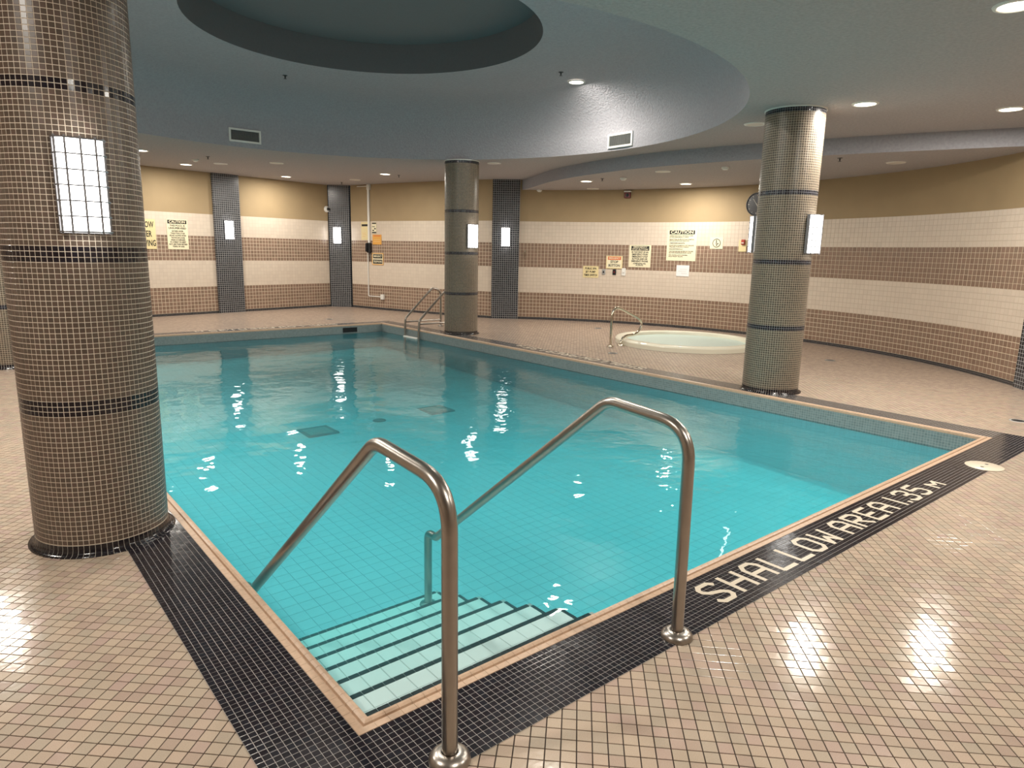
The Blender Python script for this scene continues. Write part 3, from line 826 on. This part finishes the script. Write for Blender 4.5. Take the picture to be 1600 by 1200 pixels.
# ------------------------------------------------------------------ ceiling fittings
def downlight(x, y, z, lit, label, group='round recessed downlights'):
    r = empty('recessed_downlight', (x, y, z)); tag(r, label, 'ceiling light', group)
    MB().lathe([(0.098, -0.006), (0.104, -0.012), (0.122, -0.009), (0.128, 0.0)], n=32).build('trim_ring', M_white_p, r, smooth=True)
    MB().lathe([(0.0, -0.008), (0.06, -0.008), (0.100, -0.007)], n=32).build('lens', M_lens_on if lit else M_lens_off, r, smooth=True)
    if lit:
        ld = bpy.data.lights.new('downlight_lamp', 'AREA'); ld.energy = DOWN_W*lit; ld.color = DOWN_COL
        ld.shape = 'DISK'; ld.size = 0.19
        lo = bpy.data.objects.new('downlight_lamp', ld); COL.objects.link(lo); lo.parent = r; lo.location = (0, 0, -0.014)
LIT = [((7.33, 3.375), 'lit downlight in the ceiling right of the hot tub column top'), ((8.57, 2.47), 'lit downlight nearest the right edge of the picture, below the other'),
       ((5.20, 1.55), 'lit downlight at the top right corner of the picture'), ((2.74, 13.19), 'lit downlight just right of the large near column'),
       ((3.84, 14.74), 'lit downlight before the far wall above the caution sign'), ((6.09, 15.41), 'lit downlight before the far wall, right of its pilaster'),
       ((7.32, 13.15), 'lit downlight before the telephone wall'),
       ((-1.1, 2.4), 'added fill downlight over the left deck beside the camera'), ((-1.1, 6.2), 'added fill downlight over the left deck behind the large column'), ((0.12, 9.35), 'lit downlight over the far left deck'),  # first two are unseen lamps added to brighten the room
       ((-0.8, 13.0), 'added fill downlight over the far left corner of the deck'), ((1.3, -0.6), 'added fill downlight behind the camera'), ((4.4, -0.9), 'added fill downlight over the near right deck'),  # all three unseen, added as fill light
       ((7.4, 0.2), 'added fill downlight over the deck right of the picture')]  # another unseen fill lamp, added for brightness
for (x, y), lb in LIT: downlight(x, y, CZ, 0.85 if y > 12.9 else 1.0, lb)
for (x, y), lb in [((9.47, 9.38), 'lit downlight in the soffit left of the fire alarm'), ((10.98, 8.24), 'lit downlight in the soffit above the large caution sign')]: downlight(x, y, SZ, 0.9, lb)
downlight(7.25, 7.46, CZ+0.862, 0.8, 'lit downlight inside the slate blue dome')
for a_, pw_, lb in ((-90, 0.9, 'added fill downlight inside the dome above the near pool edge'), (-128, 0.9, 'added fill downlight inside the dome above the pool steps'), (-166, 1.9, 'added fill downlight inside the dome above the left pool edge')):  # unseen lamps added on the dome ring to fill the pool with light
    downlight(DC[0]+3.3*math.cos(math.radians(a_)), DC[1]+3.3*math.sin(math.radians(a_)), CZ+0.862, pw_, lb)
for (x, y), z, lb in [((7.56, 4.74), CZ, 'unlit round downlight left of the hot tub column top'), ((5.01, 13.11), CZ, 'unlit round downlight over the far deck below the left air vent'),
                      ((7.46, 14.8), CZ, 'unlit round downlight before the corner pilaster'), ((7.74, 9.98), CZ, 'unlit round downlight just right of the ladder column top'),
                      ((9.17, 7.35), SZ, 'unlit round downlight in the soffit near its curved fascia'), ((10.37, 4.26), SZ, 'unlit round downlight in the soffit right of the hot tub column'),
                      ((10.67, 10.37), SZ, 'unlit round downlight in the soffit close to the curved wall'), ((4.29, 14.08), CZ, 'unlit round downlight left of the far wall pilaster')]:
    downlight(x, y, z, 0, lb)
def sprinkler(x, y, z, label, dark=True):
    r = empty('sprinkler_head', (x, y, z)); tag(r, label, 'sprinkler', 'ceiling sprinkler heads')
    m = M_dark_p if dark else M_white_p
    MB().lathe([(0.0, -0.008), (0.030, -0.006), (0.036, 0.0)], n=20).build('escutcheon', m, r, smooth=True)
    MB().lathe([(0.010, -0.006), (0.008, -0.03), (0.004, -0.045), (0.0, -0.046)], n=12).build('body', m, r)
    MB().lathe([(0.0, -0.049), (0.022, -0.048), (0.022, -0.045), (0.0, -0.045)], n=16).build('deflector', m, r)
sprinkler(4.05, 10.13, CZ+0.87, 'dark sprinkler head on the dome ring at left')
sprinkler(6.75, 7.25, CZ+0.87, 'dark sprinkler head beside the dome downlight')
sprinkler(3.80, 13.16, CZ, 'dark sprinkler head above the far left deck')
sprinkler(7.64, 13.14, CZ, 'dark sprinkler head beside the downlight before the telephone wall')
sprinkler(7.53, 15.63, CZ, 'dark sprinkler head before the corner pilaster')
sprinkler(9.34, 8.85, SZ, 'dark sprinkler head in the soffit above the hot tub')
sprinkler(9.46, 4.61, SZ, 'dark sprinkler head in the soffit right of the hot tub column')
def detector(x, y, z, label):
    r = empty('smoke_detector', (x, y, z)); tag(r, label, 'smoke detector', 'white ceiling detectors')
    MB().lathe([(0.0, -0.045), (0.035, -0.044), (0.045, -0.03), (0.058, -0.02), (0.060, 0.0)], n=24).build('housing', M_white_p, r, smooth=True)
    MB().lathe([(0.046, -0.031), (0.048, -0.026), (0.052, -0.024)], n=24).build('vent_ring', M_grey_m, r)
detector(9.49, 8.48, SZ, 'white detector beside the soffit sprinkler')
detector(9.31, 6.28, SZ, 'white detector in the soffit left of the hot tub column')
detector(10.18, 11.50, SZ, 'white detector at the narrow end of the soffit')
detector(3.75, 13.75, CZ, 'white detector beside the far left sprinkler')
def vent(ang_deg, z, label):
    a = math.radians(ang_deg); r = empty('air_vent', (DC[0]+(DR-0.004)*math.cos(a), DC[1]+(DR-0.004)*math.sin(a), z), a+math.pi/2)
    tag(r, label, 'air vent', 'air vents in the dome')
    W, H = 0.50, 0.205
    MB().box((0, 0.006, 0), (W-0.04, 0.004, H-0.04)).build('backing', M_dark_p, r)
    fr = MB()
    for c, d in (((0, 0.012, H/2-0.014), (W, 0.024, 0.028)), ((0, 0.012, -H/2+0.014), (W, 0.024, 0.028)), ((-W/2+0.014, 0.012, 0), (0.028, 0.024, H-0.056)), ((W/2-0.014, 0.012, 0), (0.028, 0.024, H-0.056))): fr.box(c, d)
    fr.build('frame', M_white_p, r)
    for i in range(22): MB().box((-0.21+i*0.02, 0.012, 0), (0.004, 0.014, H-0.05), ).build('louvre', M_grey_m, r)
vent(math.degrees(math.atan2(11.49-DC[1], 3.90-DC[0])), 3.205, 'white framed air vent on the far left side of the dome')
vent(math.degrees(math.atan2(7.28-DC[1], 8.04-DC[0])), 3.17, 'white framed air vent on the right side of the dome')

# ------------------------------------------------------------------ handrails
def flange(mb_parent, x, y, z=0.0, r=0.062, mat=None):
    MB().lathe([(0.026, 0.030), (0.034, 0.030), (0.050, 0.024), (r, 0.012), (r+0.002, 0.0)], (x, y, z), 28).build('base_flange', mat or M_steel, mb_parent, smooth=True)
def step_rail(x, label):
    r = empty('pool_handrail', (x, 1.478, 0)); tag(r, label, 'handrail', 'steel handrails at the pool steps')
    pts = [(0, 0, 0), (0, 0.0, 0.868), (0, 0.43, 0.868), (0, 1.84, -0.20), (0, 1.84, -0.672)]
    pts = [(0, 0, 0), (0, 0.005, 0.860), (0, 0.425, 0.888), (0, 1.75, -0.195), (0, 1.84, -0.195), (0, 1.84, -0.672)]
    MB().tube(fillet(pts, [0.15, 0.13, 0.05, 0.04], 10), 0.0240, 20).build('tube', M_steel, r, smooth=True)
    flange(r, 0, 0, 0.002)
    MB().lathe([(0.026, 0.018), (0.05, 0.01), (0.055, 0.0)], (0, 1.84, -0.67), 20).build('foot_flange', M_steel, r, smooth=True)
step_rail(2.106, 'bent steel handrail on the right side of the pool steps')
step_rail(1.012, 'bent steel handrail on the left side of the pool steps, nearest the camera')

lad = empty('pool_ladder', (6.8, 11.15, 0)); tag(lad, 'steel ladder with two arched rails at the far right pool edge', 'ladder')
for y in (-0.25, 0.25):
    pts = [(-0.10, y, -0.75), (-0.06, y, 0.19), (0.56, y, 0.76), (0.75, y, 0.70), (0.75, y, 0.0)]
    MB().tube(fillet(pts, [0.10, 0.10, 0.12], 8), 0.021, 14).build('rail', M_steel, lad, smooth=True)
    MB().tube([(-0.05, y, 0.125), (0.75, y, 0.125)], 0.017, 12).build('brace', M_steel, lad, smooth=True)
    flange(lad, 0.75, y, 0.0, 0.055)
for z in (-0.15, -0.42, -0.69): MB().bbox((-0.085, 0, z), (0.075, 0.48, 0.025), 0.006).build('tread', M_white_p, lad)

# ------------------------------------------------------------------ hot tub
spa = empty('hot_tub', (SPA_C[0], SPA_C[1], 0)); tag(spa, 'round sunken hot tub with a cream rim by the curved wall', 'hot tub')
MB().lathe([(SPA_R, -0.002), (SPA_R, 0.065), (SPA_R-0.02, 0.088), (SPA_R-0.05, 0.094), (SPA_R-0.15, 0.094), (SPA_R-0.17, 0.085), (SPA_R-0.18, 0.06), (SPA_R-0.19, -0.05)], n=72).build('rim', M_spa, spa, smooth=True)
MB().lathe([(SPA_R-0.19, -0.05), (SPA_R-0.22, -0.12), (SPA_R-0.50, -0.14), (SPA_R-0.53, -0.40), (0.0, -0.42)], n=64).build('shell', plain('pale_aqua_acrylic', (0.52, 0.70, 0.66), 0.3), spa, smooth=True)
MB().bbox((-0.86, 0.40, 0.02), (0.34, 0.46, 0.05), 0.02).build('entry_step', M_spa, spa)
MB().lathe([(0.0, 0.035), (SPA_R-0.183, 0.035), (SPA_R-0.195, -0.11), (SPA_R-0.225, -0.115), (SPA_R-0.54, -0.135), (SPA_R-0.55, -0.395), (0, -0.41)], n=64).build('water', M_spa_water, spa)
sr = empty('spa_handrail', (8.27, 7.49, 0)); tag(sr, 'looped steel grab rail beside the hot tub', 'handrail')
pts = [(0, 0, 0), (0.01, 0, 0.58), (0.13, 0, 0.64), (0.69, 0, 0.43), (0.77, 0, 0.30), (0.62, 0, 0.165), (0.36, 0, 0.165), (0.25, 0, 0.08), (0.25, 0, 0)]
pts = [(0, 0, 0), (0, 0, 0.25), (0.005, 0, 0.50), (0.05, 0, 0.60), (0.16, 0, 0.625), (0.42, 0, 0.53), (0.66, 0, 0.435), (0.745, 0, 0.36), (0.73, 0, 0.27), (0.64, 0, 0.19), (0.53, 0, 0.165), (0.40, 0, 0.16), (0.30, 0, 0.125), (0.255, 0, 0.05), (0.25, 0, 0)]
MB().tube(smooth_path(pts, 6), 0.021, 14).build('tube', M_chrome, sr, smooth=True)
flange(sr, 0, 0, 0, 0.055, M_chrome); flange(sr, 0.25, 0, 0, 0.055, M_chrome)
for (x, y), lb in (((6.2, 13.62), 'small round floor drain in the far deck'), ((7.76, 6.97), 'small round floor drain in front of the hot tub rail'), ((10.12, 9.52), 'small round floor drain behind the hot tub rail'),
                   ((10.05, 4.72), 'small round floor drain by the curved wall right of the hot tub'), ((7.81, 1.80), 'small round floor drain at the right picture edge')):
    d = empty('floor_drain', (x, y, 0.0)); tag(d, lb, 'floor drain', 'round deck drains')
    MB().lathe([(0.055, 0.003), (0.07, 0.003), (0.072, 0.0)], n=24).build('ring', M_grey_m, d)
    MB().disc((0, 0, 0.0015), 0.056).build('grate', M_dark_p, d)

# ------------------------------------------------------------------ signs and wall fittings
def text_mesh(body, size, bold=False, w=None, align='CENTER'):
    cu = bpy.data.curves.new('lettering', 'FONT'); cu.body = body; cu.size = size; cu.align_x = align; cu.align_y = 'CENTER'
    cu.extrude = 0.0006; cu.resolution_u = 2
    if bold: cu.offset = size*0.018
    o = bpy.data.objects.new('lettering_tmp', cu); COL.objects.link(o)
    dg = bpy.context.evaluated_depsgraph_get(); dg.update()
    me = bpy.data.meshes.new_from_object(o.evaluated_get(dg)); COL.objects.unlink(o); bpy.data.objects.remove(o)
    if w:
        xs = [v.co.x for v in me.vertices]
        if xs:
            k = w/(max(xs)-min(xs))
            for v in me.vertices: v.co.x *= k
    me.materials.clear()
    return me
def wall_frame(p, n, z):
    """empty whose local x runs along the wall (to the viewer's right), y up, z out of the wall"""
    r = empty('x', (0, 0, 0)); right = np.array([-n[1], n[0]])
    M = np.eye(4); M[:3, 0] = (*right, 0); M[:3, 1] = (0, 0, 1); M[:3, 2] = (*n, 0); M[:3, 3] = (p[0], p[1], z)
    r.matrix_world = Matrix(M.tolist()); return r
def sign(name, pn, z, w, h, board, items, label, cat='sign', off=0.004, frame=None, group=None):
    """items: (text, x, y, size, width, material) or ('#bar', x, y, w, h, material)"""
    p, n = pn
    r = wall_frame(np.array(p)+np.array(n)*off, n, z); r.name = name; tag(r, label, cat, group)
    MB().box((0, 0, 0.003), (w, h, 0.006)).build('board', board, r)
    if frame:
        fr = MB()
        for c, d in (((0, h/2-0.008, 0.005), (w, 0.016, 0.008)), ((0, -h/2+0.008, 0.005), (w, 0.016, 0.008)), ((-w/2+0.008, 0, 0.005), (0.016, h-0.032, 0.008)), ((w/2-0.008, 0, 0.005), (0.016, h-0.032, 0.008))): fr.box(c, d)
        fr.build('frame', frame, r)
    for it in items:
        if it[0] == '#bar':
            _, x, y, bw, bh, m = it; MB().box((x, y, 0.0066), (bw, bh, 0.0012)).build('panel', m, r)
        else:
            tx, x, y, sz, tw, m = it
            me = text_mesh(tx, sz, True, tw); me.materials.append(m)
            o = link(bpy.data.objects.new('lettering', me), r); o.location = (x, y, 0.0084)
    return r
K = M_print
def pa(s): p, t, n = on_a(s); return p, n
def pb(s): p, t, n = on_b(s); return p, n
def pcv(d): p, t, n = on_c(d); return p, n
sign('warning_sign', pa(0.09), 1.69, 0.52, 0.60, M_yellow, [('SHALLOW', 0, 0.185, 0.17, 0.45, K), ('WATER', 0, 0.0, 0.17, 0.36, K), ('NO DIVING', 0, -0.185, 0.17, 0.49, K)], 'yellow no diving sign on the far wall, half hidden by the large column')
sign('warning_sign', pa(0.80), 1.70, 0.44, 0.62, M_sign_cream, [('#bar', 0, 0.255, 0.40, 0.075, K), ('CAUTION', 0, 0.255, 0.075, 0.34, M_sign_cream), ('THIS POOL IS', 0, 0.178, 0.052, 0.32, K), ('UNSUPERVISED', 0, 0.125, 0.052, 0.37, K),
     ('BATHERS UNDER', 0, 0.065, 0.042, 0.24, K), ('TWELVE YEARS OF AGE', 0, 0.02, 0.042, 0.30, K), ('ARE NOT ALLOWED WITHIN', 0, -0.025, 0.042, 0.35, K), ('THE POOL ENCLOSURE', 0, -0.07, 0.042, 0.29, K), ('UNLESS ACCOMPANIED', 0, -0.115, 0.042, 0.30, K),
     ('BY A PARENT OR AGENT', 0, -0.16, 0.042, 0.33, K), ('NOT LESS THAN SIXTEEN', 0, -0.205, 0.042, 0.38, K), ('YEARS OF AGE', 0, -0.25, 0.042, 0.25, K)], 'tall cream caution sign on the far wall right of the large column')
sign('notice_board', pb(0.53), 1.915, 0.25, 0.44, M_yellow, [('#bar', 0, 0.14, 0.21, 0.05, K), ('#bar', -0.02, -0.05, 0.12, 0.006, M_sign_orange), ('#bar', -0.01, -0.09, 0.14, 0.006, M_sign_orange), ('#bar', -0.03, -0.13, 0.10, 0.006, M_sign_orange)], 'pale yellow notice left of the conduit on the telephone wall', 'notice')
sign('notice_board', pb(0.875), 1.99, 0.15, 0.26, M_sign_cream, [('#bar', 0, 0.11, 0.14, 0.03, K), ('#bar', -0.02, 0.03, 0.09, 0.014, K), ('#bar', 0.03, -0.02, 0.05, 0.03, K), ('#bar', -0.03, -0.06, 0.05, 0.03, K), ('#bar', 0, -0.11, 0.14, 0.03, K)], 'narrow cream notice with black print right of the conduit', 'notice')
sign('notice_board', pb(0.97), 1.71, 0.30, 0.24, M_sign_orange, [('#bar', 0, 0.09, 0.24, 0.02, M_sign_red), ('#bar', 0, 0.0, 0.22, 0.006, M_yellow), ('#bar', 0, -0.05, 0.22, 0.006, M_yellow)], 'orange notice above the telephone sign', 'notice')
sign('telephone_sign', pb(0.985), 1.24, 0.39, 0.285, M_sign_cream, [('#bar', 0, 0.065, 0.32, 0.10, K), ('#bar', 0, -0.065, 0.32, 0.10, K), ('EMERGENCY', 0, 0.065, 0.07, 0.28, M_sign_cream), ('TELEPHONE', 0, -0.065, 0.07, 0.28, M_sign_cream)], 'emergency telephone sign with two black panels', frame=M_sign_orange)
sign('warning_sign', pcv(32.4), 1.09, 0.345, 0.25, M_yellow, [('PUBLIC SPA', 0, 0.072, 0.062, 0.25, K), ('JET PUMP', 0, 0.0, 0.062, 0.22, K), ('TIMER SWITCH', 0, -0.072, 0.062, 0.29, K)], 'yellow jet pump timer switch sign, lowest on the curved wall')
sign('warning_sign', pcv(27.9), 1.31, 0.36, 0.27, M_sign_cream, [('#bar', 0, 0.085, 0.29, 0.07, M_sign_red), ('EMERGENCY', 0, 0.085, 0.05, 0.25, M_sign_cream), ('STOP', 0, 0.005, 0.075, 0.17, K), ('BUTTON', 0, -0.072, 0.075, 0.25, K)], 'cream stop button sign with an orange top bar', frame=M_yellow)
sign('warning_sign', pcv(23.05), 1.45, 0.475, 0.465, M_sign_cream, [('#bar', 0, 0.165, 0.39, 0.095, K), ('EMERGENCY', 0, 0.187, 0.046, 0.30, M_sign_cream), ('STOP BUTTON', 0, 0.142, 0.046, 0.34, M_sign_cream), ('IN THE EVENT OF AN', 0, 0.082, 0.05, 0.36, K), ('EMERGENCY PUSH', 0, 0.035, 0.05, 0.34, K), ('EMERGENCY STOP', 0, -0.012, 0.05, 0.34, K), ('BUTTON AND USE', 0, -0.06, 0.05, 0.33, K), ('EMERGENCY PHONE', 0, -0.107, 0.05, 0.36, K), ('AUDIBLE SIGNAL WILL', 0, -0.155, 0.036, 0.28, K), ('ACTIVATE', 0, -0.19, 0.036, 0.16, K)], 'cream emergency stop button instruction sign left of the large caution sign')
cl = [('#bar', 0, 0.262, 0.54, 0.08, K), ('CAUTION', 0, 0.262, 0.085, 0.48, M_sign_cream)]
yy = 0.195
for t_, w_, gap in (('CHILDREN UNDER THE AGE OF TWELVE ARE NOT ALLOWED', .50, .03), ('IN THE SPA UNLESS SUPERVISED BY A PERSON', .40, .045), ('PREGNANT WOMEN AND PERSONS WITH HEALTH CONDITIONS', .52, .03), ('SHOULD NOT USE THE SPA WITHOUT MEDICAL ADVICE', .42, .045), ('OVEREXPOSURE MAY CAUSE FAINTING', .33, .045),
                    ('DO NOT ENTER OR REMAIN IN A HOT TUB ALONE', .52, .03), ('WHILE UNDER THE INFLUENCE OF ALCOHOL', .42, .045), ('COOL DOWN PERIODICALLY', .30, .045), ('SHOWER BEFORE ENTERING THE SPA', .52, .03), ('NO FOOD OR BEVERAGE EXCEPT WATER', .48, .045), ('NO GLASS CONTAINERS', .40, .03), ('DO NOT RUN', .30, .03)):
    cl.append((t_, -0.26+w_/2, yy, 0.026, w_, K)); yy -= gap
sign('warning_sign', pcv(15.3), 1.685, 0.63, 0.62, M_sign_cream, cl, 'largest cream caution sign on the curved wall, full of small print')
sign('paper_notice', pcv(14.75), 1.175, 0.275, 0.225, M_sign_white, [('#bar', 0.02, 0.03, 0.16, 0.004, M_grey_m), ('#bar', -0.01, -0.01, 0.17, 0.004, M_grey_m), ('#bar', 0.03, -0.05, 0.12, 0.004, M_grey_m)], 'white paper notice below the large caution sign', 'notice')
nd_ = sign('symbol_sign', pcv(8.8), 1.74, 0.275, 0.225, M_sign_cream, [], 'small square sign with a round no diving symbol')
a = [(0.078*math.cos(t), 0.078*math.sin(t), 0.007) for t in np.linspace(0, 2*math.pi, 40)]
MB().tube(a, 0.006, 6, caps=False).build('ring', K, nd_)
MB().box((-0.005, 0.02, 0.0075), (0.016, 0.08, 0.002)).build('diver_body', K, nd_); MB().disc((0.028, -0.012, 0.0085), 0.014, 14).build('diver_head', K, nd_); MB().box((0.006, -0.040, 0.0075), (0.018, 0.035, 0.002)).build('diver_arm', K, nd_)
# switches
def switch(pn, z, m1, m2, label, w=0.075, h=0.115):
    r = wall_frame(np.array(pn[0])+np.array(pn[1])*0.004, pn[1], z); r.name = 'wall_switch'; tag(r, label, 'switch', 'spa control switches')
    MB().bbox((0, 0, 0.008), (w, h, 0.016), 0.004).build('plate', m1, r); MB().bbox((0, 0, 0.024), (0.028, 0.042, 0.018), 0.005).build('button', m2, r)
switch(pcv(29.87), 1.098, M_grey_m, M_dark_p, 'grey timer switch right of the jet pump sign')
switch(pcv(27.8), 1.098, M_dark_p, M_red, 'black stop button box under the stop button sign')
switch(pcv(26.0), 1.11, M_white_p, M_white_p, 'white switch box right of the stop button', 0.09, 0.16)
# fire alarm pull and horn, hook, clock, camera
r = wall_frame(np.array(pcv(4.0)[0])+pcv(4.0)[1]*0.004, pcv(4.0)[1], 1.71); r.name = 'fire_alarm_pull'; tag(r, 'cream notice plate with a red fire alarm pull beside the hot tub column', 'fire alarm')
MB().bbox((0, -0.02, 0.004), (0.16, 0.22, 0.008), 0.002).build('plate', M_yellow, r); MB().bbox((0.015, 0.05, 0.02), (0.075, 0.10, 0.04), 0.008).build('station', plain('red_enamel', (0.40, 0.06, 0.04), 0.4), r); MB().bbox((0.015, 0.035, 0.043), (0.05, 0.018, 0.012), 0.003).build('handle', M_white_p, r)
r = wall_frame(np.array(pcv(25.95)[0])+pcv(25.95)[1]*0.01, pcv(25.95)[1], 2.735); r.name = 'fire_alarm_horn'; tag(r, 'dark red fire alarm horn under the soffit on the curved wall', 'fire alarm')
MB().bbox((0, -0.03, 0.025), (0.13, 0.12, 0.05), 0.008).build('housing', M_red, r); MB().bbox((0, 0.045, 0.03), (0.15, 0.03, 0.06), 0.006).build('strobe', M_white_p, r)
MB().lathe([(0.0, 0.0), (0.03, 0.004), (0.036, 0.0)], (0, -0.03, 0.05), 16).build('grille', M_dark_p, r)
pn = pcv(2.0); r = wall_frame(np.array(pn[0])+pn[1]*0.004, pn[1], 2.46); r.name = 'wall_clock'; tag(r, 'round black wall clock half hidden behind the hot tub column', 'clock')
MB().lathe([(0.0, 0.02), (0.195, 0.02), (0.20, 0.034), (0.212, 0.034), (0.218, 0.0)], n=48).build('case', M_dark_p, r, smooth=True)
for k in range(12):
    t = k*math.pi/6; MB().tube([(q*math.sin(t), q*math.cos(t), 0.021) for q in (0.145, 0.178)], 0.004, 6).build('hour_mark', M_white_p, r)
for t, L in ((math.radians(-36), 0.13), (math.radians(150), 0.09)):
    MB().tube([(0, 0, 0.025), (L*math.sin(t), L*math.cos(t), 0.025)], 0.005, 6).build('hand', M_white_p, r)
pn = pcv(45.3); r = wall_frame(pn[0]+pn[1]*0.004, pn[1], 1.46); r.name = 'wall_hook'; tag(r, 'small steel hook on the curved wall right of its pilaster', 'hook')
MB().bbox((0, 0.03, 0.004), (0.03, 0.07, 0.008), 0.002).build('plate', M_chrome, r); MB().tube(fillet([(0, 0.05, 0.005), (0, 0.05, 0.05), (0, -0.10, 0.03), (0.0, -0.12, 0.06)], 0.02, 5), 0.007, 8).build('peg', M_chrome, r, smooth=True)
pn = pa(4.60); r = wall_frame(pn[0]+pn[1]*0.004, pn[1], 2.44); r.name = 'security_camera'; tag(r, 'white dome security camera on the far wall beside the corner', 'camera')
MB().lathe([(0.0, 0.07), (0.04, 0.07), (0.07, 0.045), (0.078, 0.0)], n=24).build('housing', M_white_p, r, smooth=True)
MB().lathe([(0.0, 0.105), (0.025, 0.098), (0.042, 0.072), (0.042, 0.06)], n=20).build('lens_dome', M_dark_p, r, smooth=True)
# conduit and telephone
pn = pb(0.70); r = wall_frame(pn[0]+pn[1]*0.004, pn[1], 0); r.name = 'conduit'; tag(r, 'white conduit with junction boxes running down the telephone wall', 'conduit')
MB().box((0.0, 2.2, 0.018), (0.055, 1.45, 0.03)).build('upper_trunking', M_white_p, r)
MB().bbox((0.02, 2.965, 0.03), (0.09, 0.13, 0.06), 0.006).build('junction_box', M_white_p, r)
MB().tube([(-0.40, 2.99, 0.015), (0.0, 2.985, 0.015)], 0.010, 8).build('branch_pipe', M_white_p, r)
MB().tube(fillet([(-0.055, 1.40, 0.015), (-0.055, 0.315, 0.015), (0.40, 0.315, 0.015)], 0.03, 5), 0.013, 8).build('lower_pipe', M_white_p, r)
MB().bbox((0.44, 0.315, 0.025), (0.10, 0.125, 0.05), 0.006).build('outlet_box', M_white_p, r)
pn = pb(0.72); r = wall_frame(pn[0]+pn[1]*0.012, pn[1], 1.41); r.name = 'wall_telephone'; tag(r, 'black wall telephone hanging at the end of the conduit', 'telephone')
MB().bbox((0, 0.10, 0.035), (0.11, 0.24, 0.07), 0.012).build('body', M_dark_p, r)
MB().tube(fillet([(-0.035, 0.20, 0.07), (-0.035, 0.19, 0.10), (-0.035, 0.02, 0.10), (-0.035, 0.01, 0.07)], 0.02, 5), 0.020, 10).build('handset', M_dark_p, r, smooth=True)
MB().tube([(0.02+0.012*math.cos(t*9), -0.02-0.022*t, 0.03+0.012*math.sin(t*9)) for t in np.linspace(0, 9, 90)], 0.005, 5).build('cord', M_dark_p, r, smooth=True)
